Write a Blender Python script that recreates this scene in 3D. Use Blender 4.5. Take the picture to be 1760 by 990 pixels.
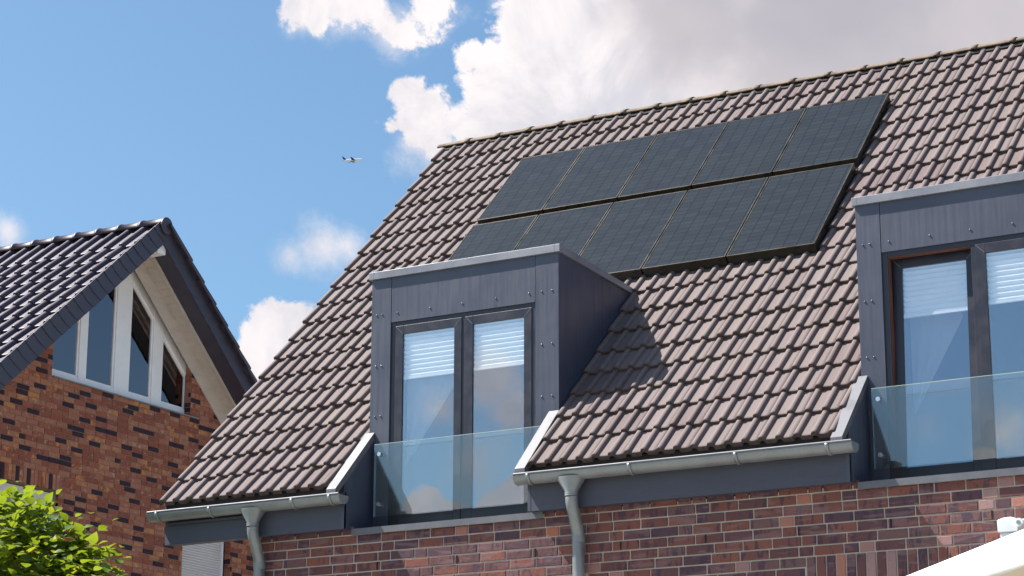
import bpy, bmesh, math, random
from mathutils import Vector, Matrix
random.seed(7)
R = math.radians
sc = bpy.context.scene
for o in list(bpy.data.objects): bpy.data.objects.remove(o)
C = sc.collection

# ------------------------------------------------------------------ camera
RT = Vector((0.86835497, 0.49593669, 0.00253711)); UP = Vector((0.12748582, -0.2281579, 0.9652416)); FW = Vector((-0.47927758, 0.8378489, 0.26134694))
CAM = Vector((0, 0, 1.6)); FPX = 3949.05
cam = bpy.data.objects.new('camera', bpy.data.cameras.new('camera')); C.objects.link(cam)
m = Matrix.Identity(4)
for i in range(3):
    m[i][0] = RT[i]; m[i][1] = UP[i]; m[i][2] = -FW[i]; m[i][3] = CAM[i]
cam.matrix_world = m
cam.data.sensor_width = 36; cam.data.lens = 36 * FPX / 1760
cam.data.clip_start = 0.1; cam.data.clip_end = 30000
sc.camera = cam
def pix(p):
    v = Vector(p) - CAM; z = v.dot(FW)
    return 880 + FPX * v.dot(RT) / z, 495 - FPX * v.dot(UP) / z
def inframe(p, mg=40):
    x, y = pix(p); return -mg < x < 1760 + mg and -mg < y < 990 + mg
def raydir(x, y):
    return (FW + RT * ((x - 880) / FPX) - UP * ((y - 495) / FPX)).normalized()

# ------------------------------------------------------------------ sky, clouds, sun
TOSUN = Vector((-1, -0.30, 1.36)).normalized()
SUN_EL = math.asin(TOSUN.z); SUN_AZ = math.atan2(TOSUN.x, TOSUN.y)
class NT:
    def __init__(s, tree): s.t = tree; s.n = tree.nodes; s.l = tree.links
    def new(s, typ, **k):
        n = s.n.new(typ)
        for a, b in k.items(): setattr(n, a, b)
        return n
    def put(s, sock, v):
        if hasattr(v, 'is_output') or isinstance(v, bpy.types.NodeSocket): s.l.new(v, sock)
        else: sock.default_value = v
    def math(s, op, a, b=0.0, c=None, clamp=False):
        n = s.new('ShaderNodeMath', operation=op, use_clamp=clamp); s.put(n.inputs[0], a); s.put(n.inputs[1], b)
        if c is not None: s.put(n.inputs[2], c)
        return n.outputs[0]
    def vm(s, op, a, b=(0, 0, 0), out=0, scale=None):
        n = s.new('ShaderNodeVectorMath', operation=op); s.put(n.inputs[0], a); s.put(n.inputs[1], b)
        if scale is not None: s.put(n.inputs[3], scale)
        return n.outputs[out]
    def noise(s, vec, scale, detail=4, rough=.5, dist=0, col=False):
        n = s.new('ShaderNodeTexNoise'); s.put(n.inputs['Vector'], vec); s.put(n.inputs['Scale'], scale)
        n.inputs['Detail'].default_value = detail; n.inputs['Roughness'].default_value = rough; n.inputs['Distortion'].default_value = dist
        return n.outputs['Color' if col else 'Fac']
    def ramp(s, fac, stops, interp='LINEAR'):
        n = s.new('ShaderNodeValToRGB'); s.put(n.inputs[0], fac); cr = n.color_ramp; cr.interpolation = interp
        while len(cr.elements) < len(stops): cr.elements.new(.5)
        for e, (p, c) in zip(cr.elements, stops):
            e.position = p; e.color = (*c, 1) if len(c) == 3 else c
        return n.outputs[0]
    def rng(s, v, a, b, c=0.0, d=1.0, smooth=True):
        n = s.new('ShaderNodeMapRange', interpolation_type='SMOOTHSTEP' if smooth else 'LINEAR'); s.put(n.inputs[0], v)
        for i, q in enumerate((a, b, c, d)): s.put(n.inputs[1 + i], q)
        return n.outputs[0]
    def mix(s, f, a, b, bt='MIX'):
        n = s.new('ShaderNodeMix', data_type='RGBA', blend_type=bt); s.put(n.inputs[0], f)
        for k, v in ((6, a), (7, b)):
            if isinstance(v, tuple) and len(v) == 3: v = (*v, 1)
            s.put(n.inputs[k], v)
        return n.outputs[2]

w = bpy.data.worlds.new('World'); sc.world = w; w.use_nodes = True
T = NT(w.node_tree); T.n.clear()
out = T.new('ShaderNodeOutputWorld'); bg = T.new('ShaderNodeBackground'); T.l.new(bg.outputs[0], out.inputs[0])
bg.inputs[1].default_value = 0.056
sky = T.new('ShaderNodeTexSky', sky_type='NISHITA', sun_disc=False)
sky.sun_elevation = SUN_EL; sky.sun_rotation = SUN_AZ
sky.air_density = 1.0; sky.dust_density = 1.7; sky.ozone_density = 2.2; sky.altitude = 0
D = T.new('ShaderNodeTexCoord').outputs['Generated']
nz1 = T.noise(D, 9, 8, .62, .15); nz2 = T.noise(D, 40, 9, .68, .25)
wob = T.math('ADD', T.math('MULTIPLY', T.math('SUBTRACT', nz1, .5), 1.25), T.math('MULTIPLY', T.math('SUBTRACT', nz2, .5), 1.55))
def blobs(lst):
    acc = None
    for d, r, wgt in lst:
        dist = T.vm('DISTANCE', D, tuple(d), out=1)
        v = T.math('MULTIPLY_ADD', dist, -wgt / r, wgt)
        acc = v if acc is None else T.math('SMOOTH_MAX', acc, v, .15)
    return acc
def P(x, y, rpx, wt=1.0): return (raydir(x, y), rpx / FPX, wt)
def RF(x, y, rpx, wt=1.0):                       # cloud seen mirrored in the windows (the sky opposite the house)
    d = raydir(x, y); d = Vector((d.x, -d.y, d.z)); return (d, rpx / FPX, wt)
main = [P(960, 90, 180, 1.5), P(860, 190, 100, 1.2), P(900, 150, 130, 1.5), P(1120, 110, 260, 2), P(1350, -20, 340, 2), P(1650, -60, 420, 2), P(812, 90, 48, 1.0), P(845, 82, 45, .8), P(915, -5, 60, 1.0), P(890, 15, 40, .7), P(1500, 150, 400, 2),
        P(1000, 230, 230, 2), P(700, 160, 48, 1.0), P(715, 205, 62, .95), P(755, 235, 75, .62), P(672, 218, 38, .62), P(740, 190, 60, 1.0), P(790, 215, 60, 1.0), P(770, 250, 70, .8),
        P(530, 5, 80, .95), P(590, 0, 95, .9), P(548, 35, 50, .8), P(700, 58, 62, .75), P(660, 40, 60, .6), P(745, 15, 80, .75), P(630, 10, 70, .7),
        P(470, 590, 90, 1.3), P(420, 640, 70, 1.2), P(500, 570, 60, 1), P(520, 660, 120, 1.3), P(440, 565, 40, .6),
        RF(735, 885, 50, 1.2), RF(780, 900, 50, 1.2), RF(885, 860, 45, 1.2), RF(850, 890, 50, 1.2), RF(800, 910, 50, 1.0), RF(1700, 790, 60, .7)]
dens = blobs(main)
# elsewhere in the sky: the same kind of broken cumulus
lo = T.noise(D, 3.1, 3, .5)
gen = T.rng(lo, .54, .74, -.45, 1.0, False)
# only outside the part of the sky drawn above (same clouds carry on)
away = T.rng(T.vm('DISTANCE', D, tuple(raydir(880, 400)), out=1), .30, .50, 0, 1)
away2 = T.rng(T.vm('DISTANCE', D, tuple(RF(1000, 700, 1)[0]), out=1), .22, .4, 0, 1)
gen = T.math('MULTIPLY_ADD', T.math('MULTIPLY', away, away2), T.math('ADD', gen, 1), -1)
dens = T.math('MAXIMUM', dens, gen)
dens = T.math('ADD', dens, wob)
alpha = T.rng(dens, .16, .38)
wisp = T.math('ADD', blobs([P(12, 398, 60, .75), P(555, 422, 85, .75), P(500, 440, 60, .6), P(590, 420, 60, .65), P(590, 20, 110, .85), P(680, 55, 95, .85), P(745, 20, 90, .8), P(800, 25, 70, .5), P(860, 10, 60, .6), P(520, 30, 70, .8), P(730, 240, 110, .8),
        RF(845, 650, 85, 1.0), RF(885, 700, 60, .9), RF(760, 700, 70, .55), RF(820, 800, 110, .55), RF(1610, 620, 110, .95), RF(1720, 740, 120, .85), RF(1590, 740, 90, .6)]), T.math('MULTIPLY', wob, .62))
alpha = T.math('MAXIMUM', alpha, T.math('MULTIPLY', T.rng(wisp, .18, .85), .85))
# thickness -> grey undersides
thick = blobs([P(1500, -10, 430, 1.3), P(1190, 10, 270, .95), P(1700, 100, 430, 1.2), P(1380, 130, 220, .8)])
gr = T.rng(T.math('ADD', thick, T.math('MULTIPLY', T.math('SUBTRACT', T.noise(D, 12, 5, .55), .5), 1.1)), .25, .75)
puff = T.noise(D, 17, 9, .62, .5)
white = T.mix(T.rng(puff, .32, .62), (5.7, 5.65, 6.2), (8.3, 7.8, 7.8))
grey = T.mix(T.rng(T.noise(D, 8, 5, .5, .4), .3, .7), (3.9, 3.8, 4.3), (5.3, 4.95, 5.2))
cc = T.mix(gr, white, grey)
skyc = T.mix(1.0, sky.outputs[0], (.95, 1.20, 1.28), 'MULTIPLY')
T.l.new(T.mix(alpha, skyc, cc), bg.inputs[0])

sd = bpy.data.lights.new('sun', 'SUN'); sd.energy = 5.0; sd.angle = R(.5); sd.color = (1, .95, .87)
so = bpy.data.objects.new('sun', sd); C.objects.link(so)
so.rotation_euler = (-TOSUN).to_track_quat('-Z', 'Y').to_euler(); so.location = (-20, -8, 30)
sc.view_settings.view_transform = 'Standard'; sc.view_settings.look = 'None'
sc.view_settings.exposure = 1.18; sc.view_settings.gamma = 1
sc.render.engine = 'CYCLES'
sc.cycles.max_bounces = 6; sc.cycles.transparent_max_bounces = 12

# ------------------------------------------------------------------ materials
def mat(name, col=(.5, .5, .5), rough=.6, metal=0, spec=.5):
    mt = bpy.data.materials.new(name); mt.use_nodes = True
    t = NT(mt.node_tree); b = mt.node_tree.nodes['Principled BSDF']
    b.inputs['Base Color'].default_value = (*col, 1); b.inputs['Roughness'].default_value = rough
    b.inputs['Metallic'].default_value = metal; b.inputs['Specular IOR Level'].default_value = spec
    pos = t.new('ShaderNodeNewGeometry').outputs['Position']
    return mt, t, b, pos
def bump(t, b, h, strength=.4, dist=.01):
    n = t.new('ShaderNodeBump'); n.inputs['Strength'].default_value = strength; n.inputs['Distance'].default_value = dist
    t.put(n.inputs['Height'], h); t.l.new(n.outputs[0], b.inputs['Normal'])
def simple(name, col, rough, metal=0, var=.12, scale=6, spec=.5, rvar=.1, stretch=None, bmp=0):
    mt, t, b, pos = mat(name, col, rough, metal, spec)
    v = pos if stretch is None else t.vm('MULTIPLY', pos, stretch)
    n = t.noise(v, scale, 5, .6); n2 = t.noise(v, scale * 9, 3, .6)
    f = t.math('ADD', t.math('MULTIPLY', n, .7), t.math('MULTIPLY', n2, .3))
    lo_ = tuple(c * (1 - var) for c in col); hi_ = tuple(min(1, c * (1 + var)) for c in col)
    t.put(b.inputs['Base Color'], t.mix(t.rng(f, .3, .7), lo_, hi_))
    t.put(b.inputs['Roughness'], t.rng(n, .3, .7, max(.02, rough - rvar), min(1, rough + rvar)))
    if bmp: bump(t, b, n2, bmp, .004)
    return mt
def attr(t, name='tint'):
    a = t.new('ShaderNodeAttribute', attribute_name=name); return a.outputs['Fac']

M = {}
M['navy'] = simple('navy_coated_sheet', (.044, .048, .080), .46, 0, .12, 2.2, rvar=.08, spec=.7)
def navymat():
    mt, t, b, pos = mat('navy_coated_sheet', rough=.46, spec=.6)
    n = t.noise(pos, 2.0, 5, .6); st = t.noise(t.vm('MULTIPLY', pos, (26, 26, 1.3)), 1, 4, .65); fine = t.noise(pos, 90, 3, .7)
    c = t.mix(t.rng(n, .3, .7), (.040, .047, .080), (.053, .060, .094))
    c = t.mix(t.rng(st, .55, .8, 0, .06), c, (.085, .085, .105)); c = t.mix(t.rng(fine, .62, .75, 0, .25), c, (.09, .09, .11))
    t.put(b.inputs['Base Color'], c); t.put(b.inputs['Roughness'], t.rng(st, .3, .75, .38, .58))
    bump(t, b, t.noise(pos, 2.6, 2, .4), .16, .03); return mt
M['navy'] = navymat()
M['navy_wood'] = simple('navy_painted_board', (.055, .058, .085), .55, 0, .16, 3, stretch=(.6, 4, 4), bmp=.25)
M['frame'] = simple('dark_window_profile', (.022, .022, .036), .38, 0, .1, 6)
M['zinc'] = simple('weathered_zinc', (.25, .265, .275), .5, .45, .14, 5, rvar=.12)
M['zinc_bright'] = simple('folded_zinc_edge', (.135, .135, .155), .55, .3, .12, 4)
M['capmetal'] = simple('grey_roof_edge_sheet', (.22, .225, .26), .45, .2, .12, 3)
M['steel'] = simple('bright_steel', (.72, .72, .72), .25, .9, .05, 9)
M['screw'] = simple('screw_head', (.16, .17, .21), .3, .5, .05, 9)
M['white'] = simple('white_window_plastic', (.86, .84, .88), .4, 0, .04, 5)
M['whitewood'] = simple('white_painted_board', (.56, .49, .46), .6, 0, .09, 3, stretch=(4, .7, 4))
M['blind'] = simple('white_pleated_blind', (.90, .92, .94), .7, 0, .03, 4)
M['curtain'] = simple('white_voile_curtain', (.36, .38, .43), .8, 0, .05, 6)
M['attic'] = simple('warm_attic_wall', (.62, .50, .50), .9, 0, .15, 1.2)
M['interior'] = simple('dim_room_wall', (.12, .12, .13), .9, 0, .1, 2)
M['rubber'] = simple('dark_roof_lap', (.03, .026, .028), .8, 0, .1, 8)
M['bark'] = simple('grey_brown_bark', (.10, .075, .05), .9, 0, .3, 14, stretch=(1, 1, .3), bmp=.8)
M['edgehighlight'] = simple('pale_green_edge_highlight', (.42, .55, .53), .3, 0, .05, 9)
M['mitre'] = simple('light_weld_line', (.22, .22, .25), .4, 0, .05, 9)
M['reveal'] = simple('reddish_frame_edge', (.16, .06, .04), .6, 0, .15, 9)
M['canvas'] = simple('white_canvas', (.86, .85, .84), .8, 0, .03, 20, bmp=.1)
M['canvas_in'] = simple('cream_canvas_lining', (.80, .69, .62), .85, 0, .04, 20, bmp=.1)
M['alu'] = simple('white_lacquered_aluminium', (.75, .76, .80), .35, .1, .04, 6)
M['shutter'] = simple('pale_grey_shutter', (.62, .58, .60), .5, 0, .05, 6)
M['planewhite'] = simple('white_aircraft_skin', (.8, .8, .82), .4, 0, .03, .1)
M['planeblue'] = simple('dark_violet_tail_and_wing_shade', (.05, .04, .14), .4, 0, .03, .1)
M['plaster'] = simple('pale_ground_slab', (.30, .29, .27), .9, 0, .15, .6)

def glassmat(name, tint=(.9, .95, .97), base=.10, ior=1.55, body=(0, 0, 0), bodyf=0.0, gloss=(1, 1, 1), wav=.02):
    mt = bpy.data.materials.new(name); mt.use_nodes = True; t = NT(mt.node_tree); t.n.clear()
    o = t.new('ShaderNodeOutputMaterial'); g = t.new('ShaderNodeBsdfGlossy'); g.inputs[1].default_value = .002; g.inputs[0].default_value = (*gloss, 1)
    tr = t.new('ShaderNodeBsdfTransparent'); tr.inputs[0].default_value = (*tint, 1)
    fr = t.new('ShaderNodeFresnel'); fr.inputs[0].default_value = ior
    pos = t.new('ShaderNodeNewGeometry').outputs['Position']
    bm_ = t.new('ShaderNodeBump'); bm_.inputs['Strength'].default_value = wav; bm_.inputs['Distance'].default_value = .02
    t.put(bm_.inputs['Height'], t.noise(pos, 1.6, 2, .5)); t.l.new(bm_.outputs[0], g.inputs['Normal'])
    f = t.math('ADD', fr.outputs[0], base, clamp=True) if name != 'window_glass' else t.math('ADD', t.math('MULTIPLY', fr.outputs[0], .12), base, clamp=True)
    mx = t.new('ShaderNodeMixShader'); t.put(mx.inputs[0], f); t.l.new(tr.outputs[0], mx.inputs[1]); t.l.new(g.outputs[0], mx.inputs[2])
    res = mx.outputs[0]
    if bodyf:
        df = t.new('ShaderNodeBsdfDiffuse'); df.inputs[0].default_value = (*body, 1)
        m2 = t.new('ShaderNodeMixShader'); m2.inputs[0].default_value = bodyf; t.l.new(res, m2.inputs[1]); t.l.new(df.outputs[0], m2.inputs[2]); res = m2.outputs[0]
    t.l.new(res, o.inputs[0]); return mt
M['pane'] = glassmat('window_glass', (.98, .99, .99), .24, 1.45, gloss=(.87, .92, 1.0))
M['pane_n'] = glassmat('gable_window_glass', (.9, .93, .95), .15, 1.45, gloss=(.98, .90, .93))
M['balglass'] = glassmat('greenish_balustrade_glass', (.965, .982, .984), .055, 1.45, body=(.58, .62, .63), bodyf=.02, gloss=(.95, 1, 1), wav=0)

# concrete roof tile
def tilemat():
    mt, t, b, pos = mat('brown_grey_concrete_tile', rough=.78, spec=.35)
    ti = attr(t)
    base = t.ramp(ti, [(0, (.104, .070, .072)), (.10, (.136, .102, .105)), (.45, (.147, .113, .115)), (.6, (.160, .126, .126)), (.88, (.124, .092, .095)), (1, (.174, .138, .136))])
    big = t.noise(pos, 1.1, 4, .6)
    base = t.mix(t.rng(big, .35, .65, 0, .55), base, (.155, .122, .112))
    grain = t.noise(pos, 70, 4, .7)
    base = t.mix(t.rng(grain, .35, .75, 0, .28), base, (.17, .135, .13))
    st = t.noise(t.vm('ADD', t.vm('MULTIPLY', pos, (14, 3, 3)), (3, 1, 8)), 1, 5, .65)
    base = t.mix(t.rng(st, .55, .78, 0, .6), base, (.085, .062, .060))
    lic = t.noise(pos, 6.5, 6, .7)
    base = t.mix(t.rng(lic, .70, .76, 0, .7), base, (.36, .19, .06))
    spots = t.noise(pos, 42, 2, .5)
    base = t.mix(t.rng(spots, .74, .80, 0, .6), base, (.09, .06, .05))
    edge = attr(t, 'edge')                                       # painted-in joint shade and soiling on the lower edge of each tile
    dirt_shade = t.rng(t.noise(pos, 24, 4, .7), .3, .6)
    base = t.mix(t.math('MULTIPLY', edge, t.math('MULTIPLY_ADD', dirt_shade, .45, .4)), base, (.055, .035, .033))
    t.put(b.inputs['Base Color'], base); bump(t, b, t.math('ADD', grain, t.noise(pos, 12, 3, .6)), .35, .004)
    return mt
M['tile'] = tilemat()
def ridgemat():
    mt, t, b, pos = mat('weathered_ridge_tile', rough=.85, spec=.3)
    n = t.noise(pos, 7, 6, .7); n2 = t.noise(pos, 45, 3, .6)
    c = t.mix(t.rng(n, .35, .6), (.095, .072, .062), (.165, .125, .09)); c = t.mix(t.rng(n2, .55, .75, 0, .6), c, (.26, .20, .13)); c = t.mix(t.rng(t.noise(pos, 18, 4, .7), .62, .72, 0, .6), c, (.40, .20, .07))
    t.put(b.inputs['Base Color'], c); bump(t, b, n2, .5, .004); return mt
M['ridge'] = ridgemat()
def glazed():
    mt, t, b, pos = mat('glazed_aubergine_tile', rough=.5, spec=.42)
    ti = attr(t); n = t.noise(pos, 5, 4, .6)
    c = t.mix(ti, (.052, .042, .064), (.082, .066, .090)); c = t.mix(t.rng(n, .4, .8, 0, .4), c, (.06, .045, .06))
    t.put(b.inputs['Base Color'], c); t.put(b.inputs['Roughness'], t.rng(t.noise(pos, 30, 3, .6), .3, .7, .46, .56))
    bump(t, b, t.noise(pos, 14, 3, .5), .12, .004); return mt
M['glazed'] = glazed()
M['vergetile'] = simple('matt_dark_verge', (.052, .045, .072), .5, 0, .14, 5)

def brickA():
    mt, t, b, pos = mat('purple_red_clinker', rough=.82, spec=.3)
    ti = attr(t); hd = attr(t, 'head')
    base = t.ramp(ti, [(0, (.125, .052, .050)), (.18, (.17, .064, .053)), (.34, (.095, .047, .056)), (.5, (.19, .068, .050)), (.66, (.125, .056, .056)), (.8, (.215, .078, .054)), (.92, (.155, .078, .074)), (1, (.145, .060, .054))], 'CONSTANT')
    off = t.vm('ADD', pos, t.vm('SCALE', (7.3, 3.1, 5.7), scale=t.math('MULTIPLY', ti, 9)))
    # kiln marks: dark upright blotches and pale diagonal smears
    sm = t.noise(t.vm('MULTIPLY', off, (12, 1, 3.5)), 1.6, 3, .55, .9)
    base = t.mix(t.rng(sm, .53, .60, 0, .72), base, (.052, .034, .056))
    skew = t.new('ShaderNodeMapping'); t.put(skew.inputs[0], off); skew.inputs['Rotation'].default_value = (0, R(28), 0); skew.inputs['Scale'].default_value = (3.0, 1, 17)
    sm2 = t.noise(skew.outputs[0], 1.3, 3, .5, .5)
    base = t.mix(t.rng(sm2, .55, .64, 0, .5), base, (.22, .13, .135))
    base = t.mix(t.rng(t.noise(off, 9, 3, .6), .6, .7, 0, .55), base, (.27, .085, .05))
    base = t.mix(hd, base, t.ramp(t.noise(off, .9, 1, .5), [(.3, (.40, .135, .075)), (.55, (.29, .165, .16)), (.7, (.36, .20, .17))]))
    gr_ = t.noise(pos, 60, 4, .7)
    base = t.mix(t.rng(gr_, .5, .8, 0, .35), base, (.08, .045, .05))
    base = t.mix(1.0, base, (1.02, 1.06, 1.12), 'MULTIPLY'); t.put(b.inputs['Base Color'], base); bump(t, b, t.math('ADD', gr_, t.noise(off, 16, 4, .6)), .6, .006); return mt
def brickB():
    mt, t, b, pos = mat('rust_red_mixed_brick', rough=.85, spec=.25)
    ti = attr(t)
    dark = (.042, .022, .033)
    base = t.ramp(ti, [(0, dark), (.20, (.30, .098, .062)), (.36, (.35, .135, .090)), (.5, (.25, .078, .052)), (.64, (.36, .150, .10)), (.78, (.28, .082, .052)), (.90, (.37, .155, .10)), (1, (.32, .115, .075))], 'CONSTANT')
    off = t.vm('ADD', pos, t.vm('SCALE', (5.3, 9.1, 2.7), scale=t.math('MULTIPLY', ti, 11)))
    isd = t.math('GREATER_THAN', ti, .2)
    n = t.noise(off, 7, 3, .6, .4)
    f1 = t.math('MULTIPLY', t.math('MULTIPLY', t.rng(n, .47, .58), t.rng(ti, .86, .87)), .95)
    base = t.mix(f1, base, (.50, .21, .075))
    n3 = t.noise(off, 12, 4, .7, .3)
    f2 = t.math('MULTIPLY', t.math('MULTIPLY', t.rng(n3, .56, .68), isd), .55)
    base = t.mix(f2, base, (.55, .40, .30))
    f3 = t.math('MULTIPLY', t.math('MULTIPLY', t.rng(t.noise(off, 20, 3, .6), .56, .7), isd), .5)
    base = t.mix(f3, base, (.13, .05, .035))
    t.put(b.inputs['Base Color'], base); bump(t, b, t.noise(pos, 35, 4, .7), .5, .006); return mt
M['brickA'] = brickA(); M['brickB'] = brickB()
M['mortarA'] = simple('sandy_mortar', (.50, .42, .36), .95, 0, .12, 9, bmp=.5)
M['mortarB'] = simple('brown_mortar', (.27, .205, .17), .95, 0, .15, 9, bmp=.5)
M['slit'] = simple('open_weep_joint', (.015, .01, .012), .9)

def leafmat():
    mt, t, b, pos = mat('lime_green_leaf', rough=.42, spec=.5)
    ti = attr(t)
    c = t.ramp(ti, [(0, (.028, .060, .008)), (.35, (.075, .135, .012)), (.7, (.15, .215, .018)), (.93, (.25, .29, .03)), (1, (.36, .28, .03))])
    c = t.mix(t.rng(t.noise(pos, 30, 3, .6), .4, .7, 0, .3), c, (.05, .10, .012))
    t.put(b.inputs['Base Color'], c)
    tr = t.new('ShaderNodeBsdfTranslucent'); t.put(tr.inputs[0], t.mix(.5, c, (.42, .52, .02)))
    mx = t.new('ShaderNodeMixShader'); mx.inputs[0].default_value = .42
    o = mt.node_tree.nodes['Material Output']
    t.l.new(b.outputs[0], mx.inputs[1]); t.l.new(tr.outputs[0], mx.inputs[2]); t.l.new(mx.outputs[0], o.inputs[0]); return mt
M['leaf'] = leafmat()
def groundmat():
    mt, t, b, pos = mat('lawn_and_soil', rough=.95)
    t.put(b.inputs['Base Color'], t.mix(t.rng(t.noise(pos, .35, 6, .65), .4, .6), (.17, .17, .11), (.28, .26, .22))); return mt
M['ground'] = groundmat()
# solar cells: half-cut cell grid, busbars and rows; object coordinates run across/up the panel
def solarmat():
    mt, t, b, pos = mat('solar_cell_glass', rough=.2, spec=.10)
    oc = t.new('ShaderNodeTexCoord').outputs['Object']
    sep = t.new('ShaderNodeSeparateXYZ'); t.l.new(oc, sep.inputs[0]); X, Y = sep.outputs[0], sep.outputs[1]
    def lines(v, pitch, wd):
        f = t.math('ABSOLUTE', t.math('SUBTRACT', t.math('FRACT', t.math('DIVIDE', v, pitch)), .5))
        return t.math('GREATER_THAN', f, .5 - wd / pitch / 2)
    cx_, cy_ = lines(X, .1385, .0065), lines(Y, .0772, .0045)
    bus = lines(X, .01385, .0011)
    cell = t.new('ShaderNodeTexWhiteNoise', noise_dimensions='3D')
    q = t.new('ShaderNodeCombineXYZ'); t.put(q.inputs[0], t.math('FLOOR', t.math('DIVIDE', X, .1385))); t.put(q.inputs[1], t.math('FLOOR', t.math('DIVIDE', Y, .0772)))
    oi = t.new('ShaderNodeObjectInfo'); t.put(q.inputs[2], t.math('MULTIPLY', oi.outputs['Random'], 31)); t.l.new(q.outputs[0], cell.inputs[0])
    c = t.mix(cell.outputs['Value'], (.017, .020, .024), (.023, .027, .032))
    streak = t.noise(t.vm('MULTIPLY', oc, (5, 75, 1)), 1.0, 3, .7, .3)
    c = t.mix(t.rng(streak, .4, .7, 0, .5), c, (.027, .032, .037))
    c = t.mix(t.math('MULTIPLY', bus, .18), c, (.05, .06, .068))
    c = t.mix(t.math('MULTIPLY', t.math('MAXIMUM', cx_, cy_), .9), c, (.004, .005, .008))
    t.put(b.inputs['Base Color'], c); t.put(b.inputs['Roughness'], t.rng(streak, .3, .7, .17, .26))
    return mt
M['solar'] = solarmat()
M['pvframe'] = simple('bronze_black_panel_frame', (.032, .026, .019), .4, .5, .15, 6)
M['pvframe_dark'] = simple('dark_panel_skirt', (.022, .019, .014), .6, .1, .15, 6)

# ------------------------------------------------------------------ object helpers
class MB:
    def __init__(s): s.v = []; s.f = []; s.t = []; s.e = []; s.h = []; s.sm = []
    def add(s, vs, fs, tint=.5, edge=None, head=0, smooth=False, mtx=None):
        b = len(s.v)
        s.v += [tuple(mtx @ Vector(q)) if mtx else tuple(q) for q in vs]
        for i, f in enumerate(fs):
            s.f.append(tuple(b + k for k in f)); s.t.append(tint); s.e.append(edge[i] if edge else 0); s.h.append(head); s.sm.append(smooth)
        return s
    def box(s, x0, x1, y0, y1, z0, z1, tint=.5, head=0, mtx=None):
        vs = [(x, y, z) for z in (z0, z1) for y in (y0, y1) for x in (x0, x1)]
        return s.add(vs, [(0, 2, 3, 1), (4, 5, 7, 6), (0, 1, 5, 4), (2, 6, 7, 3), (0, 4, 6, 2), (1, 3, 7, 5)], tint, None, head, False, mtx)
    def prism(s, poly, a, b, axis='x', tint=.5, smooth=False, mtx=None):      # polygon in the two other axes
        n = len(poly)
        def mk(p, w):
            return {'x': (w, p[0], p[1]), 'y': (p[0], w, p[1]), 'z': (p[0], p[1], w)}[axis]
        vs = [mk(p, a) for p in poly] + [mk(p, b) for p in poly]
        fs = [tuple(range(n))[::-1], tuple(range(n, 2 * n))] + [(i, (i + 1) % n, n + (i + 1) % n, n + i) for i in range(n)]
        return s.add(vs, fs, tint, None, 0, smooth, mtx)
    def tube(s, path, r, seg=12, cap=True, tint=.5):
        pts = [Vector(p) for p in path]; rr = r if isinstance(r, (list, tuple)) else [r] * len(pts); rings = []
        up = Vector((0, 0, 1))
        for i, p in enumerate(pts):
            d = (pts[min(i + 1, len(pts) - 1)] - pts[max(i - 1, 0)]).normalized()
            a = d.cross(up)
            if a.length < .05: a = d.cross(Vector((1, 0, 0)))
            a.normalize(); b = a.cross(d).normalized()
            if i and a.dot(pa) < 0: a = -a; b = -b
            pa = a
            rings.append([p + (a * math.cos(2 * math.pi * k / seg) + b * math.sin(2 * math.pi * k / seg)) * rr[i] for k in range(seg)])
        vs = [q for rg in rings for q in rg]
        fs = [(i * seg + k, i * seg + (k + 1) % seg, (i + 1) * seg + (k + 1) % seg, (i + 1) * seg + k) for i in range(len(pts) - 1) for k in range(seg)]
        s.add(vs, fs, tint, smooth=True)
        if cap: s.add(rings[0], [tuple(range(seg))], tint); s.add(rings[-1], [tuple(range(seg))[::-1]], tint)
        return s
    def mesh(s, name, material):
        me = bpy.data.meshes.new(name); me.from_pydata(s.v, [], s.f); me.materials.append(material)
        me.polygons.foreach_set('use_smooth', s.sm)
        for nm, data in (('tint', s.t), ('edge', s.e), ('head', s.h)):
            if nm == 'tint' or any(data):
                a = me.attributes.new(nm, 'FLOAT', 'FACE'); a.data.foreach_set('value', [float(q) for q in data])
        if getattr(s, 'keep', False): return me
        bm = bmesh.new(); bm.from_mesh(me); bmesh.ops.recalc_face_normals(bm, faces=bm.faces); bm.to_mesh(me); bm.free()
        return me
    def build(s, name, material, parent=None, bevel=0, kind=None, label=None):
        return link(name, s.mesh(name, material), parent, bevel, kind, label)
def link(name, me, parent=None, bevel=0, kind=None, label=None, mtx=None):
    o = bpy.data.objects.new(name, me); C.objects.link(o)
    if parent: o.parent = parent
    if mtx is not None: o.matrix_local = mtx
    if bevel:
        b = o.modifiers.new('bevel', 'BEVEL'); b.width = bevel; b.segments = 2; b.limit_method = 'ANGLE'; b.angle_limit = R(40)
        b.harden_normals = False
    if kind: o['kind'] = kind
    if label: o['label'] = label
    return o
def thing(name, label, cat, loc=(0, 0, 0), group=None):
    o = bpy.data.objects.new(name, None); C.objects.link(o); o.location = loc; o.empty_display_size = .2
    o['label'] = label; o['category'] = cat
    if group: o['group'] = group
    return o
def box(name, mtl, parent, x0, x1, y0, y1, z0, z1, bevel=0, label=None):
    return MB().box(x0, x1, y0, y1, z0, z1).build(name, mtl, parent, bevel, None, label)

# ------------------------------------------------------------------ ground
g = MB().add([(-4000, -4000, 0), (4000, -4000, 0), (4000, 4000, 0), (-4000, 4000, 0)], [(0, 1, 2, 3)]).build('ground', M['ground'], kind='structure')
g = MB().box(-16, 6, 9, 16.75, -.2, .05).build('patio', M['plaster'], kind='structure')

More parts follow.
